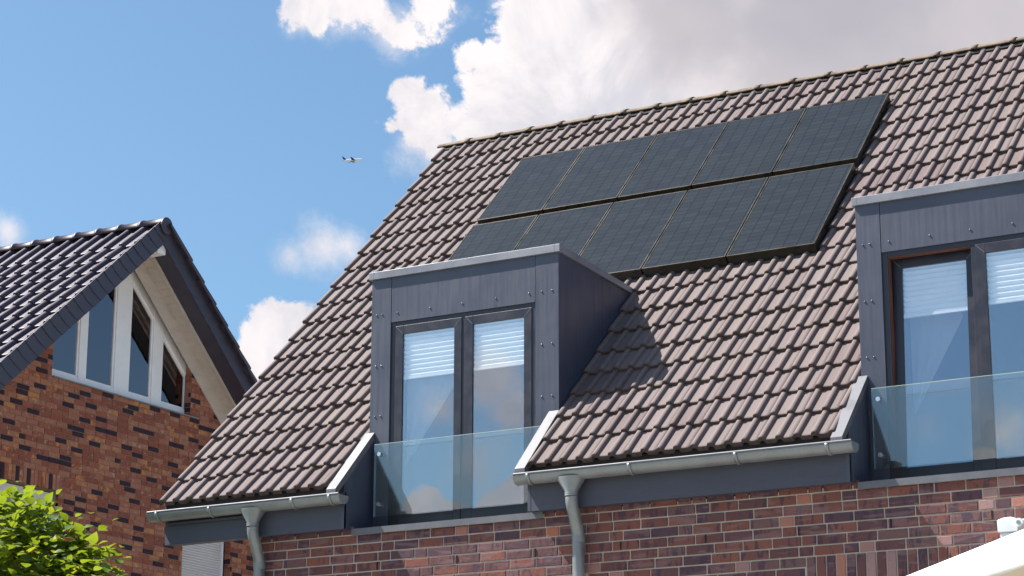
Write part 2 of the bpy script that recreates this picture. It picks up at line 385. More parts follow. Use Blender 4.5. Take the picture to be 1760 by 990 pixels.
# ================================================================== MAIN HOUSE
CP = -11.413                    # tile plane: z = y + CP (45 degrees)
WY = 16.80; DY = 17.15; XR = -13.23; XE = -2.9; XWL = -12.22; RY = 21.58
house = thing('brick_house', 'large dark red brick house with brown tiled roof, two navy dormers and solar panels', 'house', (-7.5, 21.5, 0))
HL = Matrix.Translation((7.5, -21.5, 0))
def hpart(o): o.location = (7.5, -21.5, 0); return o     # parts are modelled in world units, shifted back under the empty
# walls
wb = MB()
wb.box(XWL, XE - .6, WY + .010, WY + .34, 0, 4.83)
wb.box(XWL, XWL + .3, WY + .34, 26.3, 0, 4.9)
wb.prism([(17.1, 4.9), (21.58, 9.2), (26.1, 4.9)], XWL, XWL + .3)
wb.box(XE - .9, XE - .6, WY + .34, 26.3, 0, 4.9)
wb.prism([(17.1, 4.9), (21.58, 9.2), (26.1, 4.9)], XE - .9, XE - .6)
wb.box(XWL, XE - .6, 26.0, 26.3, 0, 4.83)
wall = hpart(wb.build('wall', M['mortarA'], house))
# bricks of the front wall
CH = 1 / 12.0; JT = .013
rows = []
def brick_rows(x0, x1, ztop, n, seed, skip=None):
    rnd = random.Random(seed); res = []
    for r in range(n):
        z1 = ztop - r * CH - JT / 2; z0 = z1 - CH + JT
        x = x0 - rnd.random() * .24 - .02; last = 0
        while x < x1:
            hd = rnd.random() < (.2 if last == 0 else .05); L = .115 if hd else .240; last = 1 if hd else 0
            a, b = max(x, x0), min(x + L, x1)
            if b - a > .03 and not (skip and skip(a, b, z0, z1)): res.append((a, b, z0, z1, hd))
            x += L + JT
    return res
SOL_T = 4.293; SOL_X = -6.93
def skipA(a, b, z0, z1): return z1 < SOL_T + .001 and z1 > SOL_T - .25 and b > SOL_X
lst = []
for a, b, z0, z1, hd in brick_rows(XWL, XE - .6, SOL_T + 7 * CH, 7, 11):
    segs = [(a, b)]
    if z1 > 4.79:
        for c0, c1 in ((-11.217, -9.29), (-6.469, -4.542)):
            segs = [q for p_, q_ in segs for q in ((p_, min(q_, c0)), (max(p_, c1), q_)) if q[1] - q[0] > .02]
            segs = list(dict.fromkeys(segs))
    lst += [(p_, q_, z0, z1, hd) for p_, q_ in segs]
low = []
for a, b, z0, z1, hd in brick_rows(XWL, XE - .6, SOL_T, 14, 12):
    if z1 > SOL_T - 3 * CH and b > SOL_X:
        if a < SOL_X - .05: low.append((a, SOL_X - JT, z0, z1, hd))
    else: low.append((a, b, z0, z1, hd))
allb = lst + low
x = SOL_X
while x < -4.4: allb.append((x, x + .072, SOL_T - .24 - JT / 2, SOL_T - JT / 2, random.random() < .1)); x += .0835
cands = []; rest = []
for bk in allb:
    c = ((bk[0] + bk[1]) / 2, WY, (bk[2] + bk[3]) / 2)
    (cands if inframe(c, 25) else rest).append(bk)
print('front bricks in view', len(cands))
cands.sort(key=lambda b: -(b[0] + b[1])); rest += cands[300:]; cands = cands[:300]
rb = random.Random(5)
def brickmesh(w_, h_, tint, head, material, depth=.05):
    mb = MB(); e = .0035   # slightly chamfered face
    x0, x1, z0, z1 = -w_ / 2, w_ / 2, -h_ / 2, h_ / 2
    vs = [(x0, 0 + e, z0), (x1, 0 + e, z0), (x1, e, z1), (x0, e, z1), (x0 + e, 0, z0 + e), (x1 - e, 0, z0 + e), (x1 - e, 0, z1 - e), (x0 + e, 0, z1 - e), (x0, depth, z0), (x1, depth, z0), (x1, depth, z1), (x0, depth, z1)]
    fs = [(4, 5, 6, 7), (0, 1, 5, 4), (1, 2, 6, 5), (2, 3, 7, 6), (3, 0, 4, 7), (8, 9, 1, 0), (9, 10, 2, 1), (10, 11, 3, 2), (11, 8, 0, 3)]
    return mb.add(vs, fs, tint, None, head)
pool = {}
def pooled(w_, h_, hd, k, material, key):
    kk = (round(w_, 3), round(h_, 3), hd, k, key)
    if kk not in pool: pool[kk] = brickmesh(w_, h_, (k + .5) / 12, 1 if hd and (k % 3 == 0) else 0, material).mesh('brick', material)
    return pool[kk]
for a, b, z0, z1, hd in cands:
    o = link('brick', pooled(b - a, z1 - z0, hd, rb.randrange(12), M['brickA'], 'A'), wall)
    o.location = ((a + b) / 2, WY + rb.uniform(-.0025, .0025), (z0 + z1) / 2)
    o.rotation_euler = (0, R(rb.uniform(-.25, .25)), R(rb.uniform(-.3, .3)))
sb = MB()
for a, b, z0, z1, hd in rest:
    q = brickmesh(b - a, z1 - z0, 0, 0, None); k = rb.random(); sb.add(q.v, q.f, k, None, 1 if hd and k > .5 else 0, False, Matrix.Translation(((a + b) / 2, WY, (z0 + z1) / 2)))
sb.build('bricks', M['brickA'], wall, kind='stuff')
# open weep joints under the second course below the sills
for k in range(9):
    xx = -10.96 + .79 * k + (0.02 if k % 2 else 0)
    ww = MB().box(-.006, .006, -.0015, .01, -.035, .035).build('weep_joint', M['slit'], wall)
    ww.location = (xx, WY - .0035, SOL_T + 2.5 * CH)

# roof deck (with the balcony cuts left open)
DORM = [(-11.299, -9.337), (-6.551, -4.589)]
spans = [(XR + .03, DORM[0][0] + .05, 16.68), (DORM[0][0] + .05, DORM[0][1] - .053, 18.5), (DORM[0][1] - .053, DORM[1][0] + .05, 16.68), (DORM[1][0] + .05, DORM[1][1] - .053, 18.5), (DORM[1][1] - .053, XE - .03, 16.68)]
db = MB(); off = -.045
for a, b, y0 in spans:
    db.prism([(y0, y0 + CP + off - .0), (RY, RY + CP + off), (RY, RY + CP + off - .16), (y0 + .02, y0 + CP + off - .14)], a, b)
db.prism([(RY, RY + CP + off), (26.6, 2 * RY - 26.6 + CP + off), (26.6, 2 * RY - 26.6 + CP + off - .16), (RY, RY + CP + off - .16)], XR + .03, XE - .03)
roof = hpart(db.build('roof', M['rubber'], house))
# back slope cover
MB().prism([(RY + .02, RY + CP), (26.7, 2 * RY - 26.7 + CP), (26.7, 2 * RY - 26.7 + CP - .03), (RY + .02, RY + CP - .03)], XR, XE).build('back_slope', M['tile'], roof)
# tile mesh: two rolls per tile
def profile(mods, pitch, rollw, rollh, seg=6, pan=None):
    pts = []
    for k in range(mods):
        x0 = k * pitch
        for i in range(seg + 1):
            a = math.pi * i / seg; pts.append((x0 + rollw / 2 * (1 - math.cos(a)), rollh * math.sin(a) ** .7))
        pts.append((x0 + rollw + 1e-5, 0.0)); pts.append((x0 + (rollw + pitch) / 2, -.002)); pts.append((x0 + pitch - 1e-5, 0.0))
    return pts
def tilemesh(pts, L, lift, th, material, tint, nose=.0, x0c=None, x1c=None, smooth=True):
    # local: x across, y up the slope, z out of the roof; tail (lower edge) at y=0
    if x0c is not None:
        P2 = [p for p in pts if x0c < p[0] < x1c]
        def zi(xx):
            for (a, za), (b, zb) in zip(pts, pts[1:]):
                if a <= xx <= b and b > a: return za + (zb - za) * (xx - a) / (b - a)
            return 0
        pts = [(x0c, zi(x0c))] + P2 + [(x1c, zi(x1c))]
    n = len(pts); mb = MB()
    ny = [0, .006, .02, L]
    vs = []
    for j, y in enumerate(ny):
        base = lift * (1 - y / (L * .87))
        for xx, z in pts:
            dz = (-.007 if j == 0 else (-.002 if j == 1 else 0))
            vs.append((xx, y - nose * (z > .012) * (1 if j == 0 else .7 if j == 1 else 0), base + z + dz))
    fs = []; ed = []
    for j in range(3):
        for i in range(n - 1):
            if pts[i + 1][0] - pts[i][0] < 3e-5: continue
            fs.append((j * n + i, j * n + i + 1, (j + 1) * n + i + 1, (j + 1) * n + i)); ed.append((.8, .45, 0)[j])
    ntop = len(fs)
    b0 = len(vs)
    for i, (xx, z) in enumerate(pts): vs.append((xx, .003, lift + z - th))
    for i in range(n - 1): fs.append((i, b0 + i, b0 + i + 1, i + 1)); ed.append(1)
    # side faces
    b1 = len(vs); vs += [(pts[0][0], L, -.02), (pts[-1][0], L, -.02)]
    fs.append((0, n, 2 * n, 3 * n, b1, b0)); ed.append(.3)
    fs.append((n - 1, b0 + n - 1, b1 + 1, 3 * n + n - 1, 2 * n + n - 1, 2 * n - 1)); ed.append(.3)
    mb.add(vs, fs, tint, ed, 0, False)
    for q in range(ntop): mb.sm[q] = smooth
    mb.keep = True
    return mb
PR = profile(2, .15, .056, .031)
GA = .2445 * math.sqrt(2)
TM = [tilemesh(PR, .40, .031, .046, None, (k + .5) / 10, .004).mesh('roof_tile', M['tile']) for k in range(10)]
slope = Matrix.Rotation(R(45), 4, 'X')
def panel_hidden(x, y): return -11.6 < x < -7.75 and 19.05 < y < 20.6
rt = random.Random(3); vis = []; oth = []
ROWS = 20; Y0 = 16.622
for r in range(ROWS):
    y = Y0 + .2445 * r
    nx = int((XE - XR) / .30) + 1
    for i in range(nx):
        x = XR + .30 * i; a, b = x, x + .30
        clip = None
        for (d0, d1) in DORM:
            lo_, hi_ = d0 - .02, d1 - .01
            if y < DY + .05:
                if a >= lo_ - .001 and b <= hi_ + .001: clip = 'no'
                elif a < lo_ < b: clip = (0, lo_ - a)
                elif a < hi_ < b: clip = (hi_ + .015 - a, .30)
            else:
                if y < 18.2:
                    if a > d0 and b < d1: clip = 'no'
                    elif a < d0 < b: clip = (0, d0 + .03 - a) if d0 + .03 < b else None
                    elif a < d1 < b: clip = (d1 - .03 - a, .30) if d1 - .03 > a else None
        if clip == 'no': continue
        if clip and clip[1] - clip[0] < .03: continue
        p = (x + .15, y + .12, y + .12 + CP)
        hid = panel_hidden(x + .15, y + .12)
        for (d0, d1) in DORM:
            if d0 < x + .15 < d1 and y < 18.5: hid = True
        tag = (x, y, clip, (Vector(p) - CAM).length)
        (vis if inframe(p, 25) and not hid else oth).append(tag)
vis.sort(key=lambda q: q[3]); print('visible tiles', len(vis))
oth += vis[300:]; vis = vis[:300]
def tmat(x, y, rng_):
    return Matrix.Translation((x, y, y + CP - .008)) @ slope @ Matrix.Rotation(R(rng_.uniform(-.7, .7)), 4, 'Z') @ Matrix.Rotation(R(rng_.uniform(-.5, .5)), 4, 'X') @ Matrix.Translation((rng_.uniform(-.0015, .0015), rng_.uniform(-.007, .007), rng_.uniform(-.003, .004)))
for x, y, clip, _ in vis:
    k = rt.randrange(10)
    me = tilemesh(PR, .40, .031, .046, None, (k + .5) / 10, .004, clip[0], clip[1]).mesh('roof_tile', M['tile']) if clip else TM[k]
    link('roof_tile', me, roof, mtx=tmat(x, y, rt))
sb = MB()
for x, y, clip, _ in oth:
    q = tilemesh(PR, .40, .031, .046, None, 0, .004, *(clip or (None, None))); mt_ = tmat(x, y, rt); tn = rt.random(); b = len(sb.v)
    sb.v += [tuple(mt_ @ Vector(v)) for v in q.v]; sb.f += [tuple(b + k for k in f) for f in q.f]; sb.t += [tn] * len(q.f); sb.e += q.e; sb.h += q.h; sb.sm += q.sm
sb.keep = True
sb.build('roof_tiles', M['tile'], roof, kind='stuff')
# verge board along the left edge
MB().prism([(16.66, 16.66 + CP - .04), (RY, RY + CP - .04), (RY, RY + CP - .20), (16.66, 16.66 + CP - .20)], XR + .012, XR + .03).build('verge_board', M['navy_wood'], roof)
MB().prism([(16.66, 16.66 + CP - .215), (RY, RY + CP - .215), (RY, RY + CP - .235), (16.66, 16.66 + CP - .235)], XR + .03, XWL).build('soffit', M['navy_wood'], roof)
# ridge tiles
def ridgemesh(L, r, lip, material, arc=(0, 180), seg=12, th=.018, flat=.58):
    mb = MB(); prof = [(0, r), (.02, r), (L - .06, r * .97), (L - .058, r * 1.0 + lip), (L, r * 1.0 + lip)]
    A = [math.radians(arc[0] + (arc[1] - arc[0]) * i / seg) for i in range(seg + 1)]
    vs = []; n = seg + 1
    for (x_, rr) in prof:
        for a in A: vs.append((x_, math.cos(a) * rr, math.sin(a) * rr * flat))
    for (x_, rr) in prof:
        for a in A: vs.append((x_, math.cos(a) * (rr - th), math.sin(a) * (rr - th) * flat - .002))
    k = len(prof); fs = []
    for j in range(k - 1):
        for i in range(seg):
            fs.append((j * n + i, j * n + i + 1, (j + 1) * n + i + 1, (j + 1) * n + i)); fs.append(((k + j) * n + i, (k + j + 1) * n + i, (k + j + 1) * n + i + 1, (k + j) * n + i + 1))
        for i in (0, seg): fs.append((j * n + i, (j + 1) * n + i, (k + j + 1) * n + i, (k + j) * n + i))
    for j in (0, k - 1):
        for i in range(seg): fs.append((j * n + i, j * n + i + 1, (k + j) * n + i + 1, (k + j) * n + i))
    mb.add(vs, fs, .5, None, 0, True); return mb
rmesh = ridgemesh(.43, .135, .010, None, (6, 174)).mesh('ridge_tile', M['ridge'])
x = XR - .055
while x < XE:
    o = link('ridge_tile', rmesh, roof); o.location = (x, RY + .02, 10.102 + rt.uniform(-.002, .003)); o.rotation_euler = (0, R(-.6), R(rt.uniform(-.3, .3))); x += .4025
# rolled ridge flashing that follows the tile rolls
fb = MB(); pts = []
nn = 460; vs = []
for i in range(nn + 1):
    xx = XR + .02 + (XE - XR - .04) * i / nn; ph = ((xx - XR) % .15) / .15
    zr = .03 * math.sin(math.pi * min(1, ph / .37)) if ph < .37 else 0
    for yy, dz in ((RY - .125, zr * .9 + .012), (RY - .06, zr * .5 + .02)): vs.append((xx, yy, yy + CP + dz))
fb.add(vs, [(2 * i, 2 * i + 2, 2 * i + 3, 2 * i + 1) for i in range(nn)], smooth=True)
fo = fb.build('ridge_flashing', M['rubber'], roof); s_ = fo.modifiers.new('s', 'SOLIDIFY'); s_.thickness = .004

# fascia boards, gutters, downpipes
FY = 16.69
FAS = [(XR, DORM[0][0] + .053), (DORM[0][1] - .053, DORM[1][0] + .053), (DORM[1][1] - .053, XE)]
for a, b in FAS:
    hpart(MB().box(a, b, FY, FY + .03, 4.835, 5.17).build('fascia_board', M['navy_wood'], house, .003))
    hpart(MB().box(a + .01, b - .01, FY + .031, WY + .02, 4.842, 4.86).build('eave_soffit', M['navy_wood'], house))
def gutter(a, b, bracket_x, brz, dz=0):
    r = .078; cy, cz = FY - r - .012, 5.118 + dz; n = 14; mb = MB(); vs = []
    for xx in (a, b):
        for rr in (r, r - .004):
            for i in range(n + 1):
                t_ = math.pi + math.pi * i / n; vs.append((xx, cy + rr * math.cos(t_), cz + rr * math.sin(t_)))
    m_ = n + 1; fs = []
    for i in range(n): fs += [(i, i + 1, 2 * m_ + i + 1, 2 * m_ + i), (m_ + i, 3 * m_ + i, 3 * m_ + i + 1, m_ + i + 1)]
    fs += [(0, m_, 3 * m_, 2 * m_), (n, 2 * m_ + n, 3 * m_ + n, m_ + n)]
    mb.add(vs, fs, smooth=True)
    g_ = hpart(mb.build('gutter', M['zinc'], house))
    # beaded front lip
    MB().tube([(a, cy - r + .004, cz + .004), (b, cy - r + .004, cz + .004)], .011, 10).build('gutter_bead', M['zinc_bright'], g_)
    for xx in (a, b):
        poly = [(cy + (r + .002) * math.cos(math.pi + math.pi * i / n), cz + (r + .002) * math.sin(math.pi + math.pi * i / n)) for i in range(n + 1)]
        MB().prism(poly, xx - .004, xx + .004).build('end_cap', M['zinc'], g_)
    for xx in bracket_x:
        q = MB(); poly = [(cy + (r + .006) * math.cos(math.pi + math.pi * i / n), cz + (r + .006) * math.sin(math.pi + math.pi * i / n)) for i in range(n + 1)]
        pin = [(cy + (r - .001) * math.cos(math.pi + math.pi * i / n), cz + (r - .001) * math.sin(math.pi + math.pi * i / n)) for i in range(n + 1)][::-1]
        vs = [(xx - .014, *p) for p in poly] + [(xx + .014, *p) for p in poly]
        q.add(vs, [(i, i + 1, n + 2 + i, n + 1 + i) for i in range(n)], smooth=True)
        o_ = q.build('gutter_seam', M['zinc'], g_); s2 = o_.modifiers.new('s', 'SOLIDIFY'); s2.thickness = .004; s2.offset = 0
    return g_, cy, cz
g1, gy, gz = gutter(XR - .085, DORM[0][0] + .10, (XR + .02, XR + .62, -11.70, -11.30), 0)
g2, _, _ = gutter(DORM[0][1] - .10, DORM[1][0] + .135, (-9.30, -8.35, -7.40, -6.62), 0, .008)
g3, _, _ = gutter(DORM[1][1] - .10, XE, (-4.2,), 0)
def downpipe(x):
    p = MB(); r = .052; pts = [(x, gy, 4.99)]
    import itertools
    y0, y1 = gy, WY - .075
    pts += [(x, y0, 4.93), (x, y0 + .004, 4.87), (x, y0 + .022, 4.82), (x, y0 + .055, 4.765), (x, y1 - .05, 4.705), (x, y1 - .02, 4.655), (x, y1 - .004, 4.61), (x, y1, 4.55), (x, y1, .25)]
    for _ in range(2):
        q_ = [pts[0]]
        for a_, b_ in zip(pts, pts[1:]):
            A_, B_ = Vector(a_), Vector(b_); q_ += [tuple(A_.lerp(B_, .25)), tuple(A_.lerp(B_, .75))]
        pts = q_ + [pts[-1]]
    dp = hpart(p.tube(pts, r, 20, True).build('downpipe', M['zinc'], house))
    # funnel outlet
    f = MB(); top = (.118, .085, 5.075); bot = (.057, .057, 4.955); vs = []
    nsg = 20
    for (rx, ry, z) in (top, (top[0] * .97, top[1] * .97, 5.05), bot, (.057, .057, 4.93)):
        for k in range(nsg):
            a = 2 * math.pi * k / nsg; ca, sa = math.cos(a), math.sin(a); e = .75 if z > 5 else 1
            vs.append((x + rx * math.copysign(abs(ca) ** e, ca), gy + ry * math.copysign(abs(sa) ** e, sa), z))
    f.add(vs, [(j * nsg + k, j * nsg + (k + 1) % nsg, (j + 1) * nsg + (k + 1) % nsg, (j + 1) * nsg + k) for j in range(3) for k in range(nsg)], smooth=True)
    f.build('funnel', M['zinc'], dp)
    MB().tube([(x, y1, 4.60), (x, y1, 4.545)], r + .004, 20).build('collar', M['zinc'], dp)
    MB().tube([(x, gy, 4.945), (x, gy, 4.915)], r + .004, 20).build('collar', M['zinc'], dp)
    return dp
downpipe(-12.17); downpipe(-8.925)

# ---------------------------------------------------------------- dormers
def screwpart(parent, x, y, z):
    mb = MB(); seg = 8; vs = []
    for j, (rr, d) in enumerate(((.0085, 0), (.0075, -.0045), (.004, -.006))):
        for k in range(seg): vs.append((x + rr * math.cos(2 * math.pi * k / seg), y + d, z + rr * math.sin(2 * math.pi * k / seg)))
    mb.add(vs, [(j * seg + k, j * seg + (k + 1) % seg, (j + 1) * seg + (k + 1) % seg, (j + 1) * seg + k) for j in range(2) for k in range(seg)] + [tuple(range(2 * seg, 3 * seg))], smooth=True)
    mb.build('screw', M['screw'], parent)
def frame_ring(mb, x0, x1, z0, z1, wl, wr, wb, wt, y0, y1):
    mb.box(x0, x0 + wl, y0, y1, z0, z1); mb.box(x1 - wr, x1, y0, y1, z0, z1)
    mb.box(x0 + wl, x1 - wr, y0 + .0005, y1, z1 - wt, z1); mb.box(x0 + wl, x1 - wr, y0 + .0005, y1, z0, z0 + wb)
def dormer(X0, X1, label, tilt):
    z0, zt, zcap = 4.846, 7.217, 7.287; slp = .03
    def rz(y): return y + CP
    yb = 18.70
    d = MB()
    # hollow body: two cheeks, flat roof, room behind
    for xa, xb in ((X0 + .004, X0 + .05), (X1 - .05, X1 - .004)):
        d.prism([(DY + .012, z0), (DY + .012, zt - .004), (yb, zt - .05), (yb, rz(yb) - .12), (DY + .5, rz(DY + .5) - .12), (DY + .5, z0)], xa, xb)
    d.prism([(DY + .012, zt - .06), (DY + .012, zt - .006), (yb, zt - .05), (yb, zt - .10)], X0 + .05, X1 - .05)
    dm = hpart(d.build('dormer', M['navy'], house, label=label))
    # corner posts, header panel
    pj0 = X0 + .213; pj1 = X1 - .236
    MB().box(X0, pj0 - .0015, DY, DY + .03, z0, zt).build('corner_panel', M['navy'], dm, .0025)
    MB().box(pj1 + .0015, X1, DY, DY + .03, z0, zt).build('corner_panel', M['navy'], dm, .0025)
    MB().box(pj0 + .0015, pj1 - .0015, DY + .002, DY + .03, 6.79, zt).build('header_panel', M['navy'], dm, .0025)
    # cheek sheets, with a seam
    for xs, sgn in ((X1, 1), (X0, -1)):
        xa, xb = (xs - .004, xs - .001) if sgn > 0 else (xs + .001, xs + .004)
        ysm = 17.98
        for ya, yb2 in ((DY + .03, ysm - .002), (ysm + .002, 18.66)):
            za, zb = zt - .035 * (ya - DY) / 1.5, zt - .035 * (yb2 - DY) / 1.5
            MB().prism([(ya, rz(ya) - .1), (yb2, max(rz(yb2) - .1, 0)), (yb2, zb), (ya, za)], xa, xb).build('cheek_panel', M['navy'], dm)
    # flashing along the cheek foot
        MB().prism([(DY + .05, rz(DY + .05) + .01), (18.60, rz(18.60) + .01), (18.60, rz(18.60) + .055), (DY + .05, rz(DY + .05) + .055)], *((xs, xs + .006) if sgn > 0 else (xs - .006, xs))).build('flashing', M['navy'], dm)
    # roof cap: front band, side bands, flat top
    ov = .022; zb0 = zt + .002
    cb = MB()
    y1_ = 18.66; zr = zcap - .075
    cb.prism([(DY - ov, zcap - .07), (DY - ov, zcap), (y1_, zr), (y1_, zr - .055)], X0 - ov, X0 + .03)
    cb.prism([(DY - ov, zcap - .07), (DY - ov, zcap), (y1_, zr), (y1_, zr - .055)], X1 - .03, X1 + ov)
    cb.box(X0 + .03, X1 - .03, DY - ov, DY + .04, zcap - .07, zcap)
    cb.prism([(DY + .04, zcap - .03), (DY + .04, zcap - .012), (y1_, zr - .02), (y1_, zr - .05)], X0 + .03, X1 - .03)
    cb.build('roof_edge', M['capmetal'], dm, .003)
    for xs in (-11.018, -10.668, -10.329, -9.978, -9.638): screwpart(dm, xs + X0 + 11.299, DY + .001, 6.876)
    for zz in (6.877, 6.395, 5.926, 5.46):
        for xs in (-11.243, -11.183, -9.508, -9.404): screwpart(dm, xs + X0 + 11.299, DY - .001, zz)
    # window
    fx0, fx1, fz0, fz1 = pj0 - .004, pj1 + .004, 4.86, 6.792
    YF = DY + .014
    fr = MB(); frame_ring(fr, fx0, fx1, fz0, fz1, .052, .048, .06, .045, YF, YF + .07)
    xm = (fx0 + fx1) / 2 + .012
    fr.box(xm - .020, xm + .020, YF + .001, YF + .07, fz0 + .06, fz1 - .045)
    wf = fr.build('window_frame', M['frame'], dm, .003)
    sashes = [(fx0 + .050, xm - .018), (xm + .018, fx1 - .046)]
    for k, (a, b) in enumerate(sashes):
        sa = MB(); y0_ = YF - .006; frame_ring(sa, a, b, fz0 + .055, fz1 - .043, .082, .078, .085, .080, y0_, y0_ + .055)
        s_o = sa.build('window_sash', M['frame'], dm, .002)
        gx0, gx1, gz0, gz1 = a + .080, b - .076, fz0 + .138, fz1 - .121
        pn = MB().box(gx0, gx1, y0_ + .010, y0_ + .014, gz0, gz1).build('pane', M['pane'], dm)
        objs = [s_o, pn]
        mj = MB()
        for xc, sg_ in ((a + .041, 1), (b - .039, -1)):
            mj.box(-.050, .050, y0_ - .0012, y0_ + .004, -.0012, .0012, mtx=Matrix.Translation((xc, 0, fz1 - .043 - .040)) @ Matrix.Rotation(R(45 * sg_), 4, 'Y'))
        objs.append(mj.build('mitre_joint', M['mitre'], dm))
        # pleated blind behind the glass
        bl = MB(); zz = gz1 + .01; npl = 9; hb = .40
        vs = []
        for q in range(npl + 1):
            zq = zz - hb * q / npl
            for (dy, dz) in ((.0, 0), (.020, -.5 * hb / npl)):
                for xx in (gx0 + .004, gx1 - .004): vs.append((xx, y0_ + .020 + dy, zq + dz))
        nl = len(vs) // 2
        bl.add(vs, [(2 * i, 2 * i + 1, 2 * i + 3, 2 * i + 2) for i in range(nl - 1)])
        bl.box(gx0 + .002, gx1 - .002, y0_ + .018, y0_ + .042, zz - hb - .035, zz - hb - .012)
        bo = bl.build('pleated_blind', M['blind'], dm); objs.append(bo)
        if k == 0 and tilt:
            Mx = Matrix.Translation((0, YF + .05, fz0 + .06)) @ Matrix.Rotation(R(-2.8), 4, 'X') @ Matrix.Translation((0, -YF - .05, -fz0 - .06))
            for o_ in objs: o_.matrix_local = Matrix.Translation((0, .022, 0)) @ Mx
            rv = MB(); rv.box(fx0 + .050, fx0 + .056, YF + .01, YF + .07, fz0 + .06, fz1 - .045); rv.box(fx0 + .056, xm - .02, YF + .01, YF + .07, fz1 - .051, fz1 - .045)
            rv.build('reveal_edge', M['reveal'], dm)
        if k == 0:   # voile curtain pulled towards the hinge side: a narrowing drape
            cv = MB(); vs = []; nu, nv = 26, 14
            for v_ in range(nv + 1):
                tt = v_ / nv; zc = gz1 - .02 - (gz1 - 5.50) * tt
                wdt = (gx1 - gx0) * (1.0 if not tilt else .8) * min(1, (1 - tt) * 1.55) + .008
                for u_ in range(nu + 1):
                    uu = u_ / nu; vs.append((gx0 + wdt * uu, y0_ + (.26 if tilt else .09) + .006 * math.sin(uu * 20), zc))
            cv.add(vs, [(j * (nu + 1) + i, j * (nu + 1) + i + 1, (j + 1) * (nu + 1) + i + 1, (j + 1) * (nu + 1) + i) for j in range(nv) for i in range(nu)], smooth=True)
            cv.build('curtain', M['curtain'], dm)
    # dim room behind
    rm = MB(); ya, yb3 = YF + .16, YF + 2.6
    vs = [(fx0 - .1, ya, 4.85), (fx1 + .1, ya, 4.85), (fx1 + .1, yb3, 4.85), (fx0 - .1, yb3, 4.85), (fx0 - .1, ya, 6.85), (fx1 + .1, ya, 6.85), (fx1 + .1, yb3, 6.85), (fx0 - .1, yb3, 6.85)]
    rm.add(vs, [(0, 1, 2, 3), (4, 5, 6, 7), (3, 2, 6, 7), (0, 3, 7, 4), (1, 2, 6, 5)]); rm.build('room', M['interior'], dm)
    # balcony cut: flank walls with capping, sill, glass
    for side in (0, 1):
        xf = X0 + .053 if side == 0 else X1 - .053
        xa, xb = (xf - .03, xf) if side == 0 else (xf, xf + .03)
        fl = hpart(MB().prism([(FY - .002, 4.838), (FY - .002, rz(FY) + .01), (DY, rz(DY) + .01), (DY, 4.838)], xa, xb).build('balcony_flank', M['navy'], house))
        ca, cb_ = (xf - .095, xf + .004) if side == 0 else (xf - .045, xf + .055)
        yA, yB = FY - .15, DY - .002
        h0 = -.03 if side == 0 else -.02
        MB().prism([(yA, rz(yA) + h0), (yB, rz(yB) + h0), (yB, rz(yB) + h0 + .075), (yA, rz(yA) + h0 + .075)], ca, cb_).build('flank_capping', M['zinc_bright'], fl, .002)
    sl = hpart(MB().box(X0 + .082, X1 + .047, WY - .032, WY - .028, 4.786, 4.842).box(X0 + .082, X1 + .047, WY - .028, DY + .02, 4.838, 4.842).build('window_sill', M['zinc_bright'], house))
    MB().box(X0 + .10, X1 - .02, DY - .05, DY + .021, 4.842, 4.90).build('threshold', M['frame'], sl, .003)
    gx0, gx1 = X0 + .112, X1 - .103; gyy = DY - .075
    gl = hpart(MB().box(gx0, gx1, gyy - .008, gyy + .008, 4.99, 5.645).build('glass_balustrade', M['balglass'], house))
    MB().box(gx0, gx1, gyy - .0085, gyy + .0085, 5.6455, 5.6495).build('edge_highlight', M['edgehighlight'], gl)  # pale strip added as a painted highlight along the top of the glass
    for xs in (gx0 + .057, gx1 - .053):
        for zz in (5.555, 5.10):
            MB().tube([(xs, gyy - .022, zz), (xs, gyy - .008, zz)], .019, 14).tube([(xs, gyy + .008, zz), (xs, DY, zz)], .012, 10).build('bolt', M['steel'], gl)
    return dm
dormer(*DORM[0], 'dormer with both window sashes closed', False)
dormer(*DORM[1], 'dormer with its left window sash tilted open', True)

# ================================================================== SOLAR PANELS
PH = .106     # height of the glass above the tile plane
colsX = [-11.785, -10.995, -10.128, -9.300, -8.425, -7.535]
rowsY = [(20.812, 19.845), (19.775, 18.70)]
ORD = ['first', 'second', 'third', 'fourth', 'fifth']
for ri, (yt, yb_) in enumerate(rowsY):
    for ci in range(5):
        x0, x1 = colsX[ci] + .006, colsX[ci + 1] - .006
        Lp = (yt - yb_) * math.sqrt(2); Wp = x1 - x0
        base = thing('solar_panel', ('dark solar panel in the upper row, %s from the left, flat on the roof tiles' if ri == 0 else 'dark solar panel in the lower row, %s from the left, flat on the roof tiles') % ORD[ci], 'solar panel', group='solar panels on the tiled roof')
        cp_ = CP + PH * math.sqrt(2)
        base.matrix_world = Matrix.Translation((x0, yb_, yb_ + cp_)) @ slope
        gm = MB().box(.014, Wp - .014, .014, Lp - .014, -.010, -.003)
        gm.build('cell_glass', M['solar'], base)
        fm = MB(); wd = .014
        fm.box(0, wd, 0, Lp, -.035, 0); fm.box(Wp - wd, Wp, 0, Lp, -.035, 0); fm.box(wd, Wp - wd, 0, wd, -.035, -.0005); fm.box(wd, Wp - wd, Lp - wd, Lp, -.035, -.0005)
        fm.build('panel_frame', M['pvframe'], base, .0015)
        sk = MB(); sk.box(.004, Wp - .004, .004, .012, -.10, -.036)
        if ci == 4: sk.box(Wp - .012, Wp - .004, .012, Lp - .004, -.10, -.036)
        if ci == 0: sk.box(.004, .012, .012, Lp - .004, -.085, -.036)
        sk.build('skirt', M['pvframe_dark'], base)
        rl = MB()
        for yy in (Lp * .25, Lp * .75): rl.box(0, Wp, yy - .02, yy + .02, -.075, -.037)
        rl.build('mounting_rail', M['pvframe'], base)

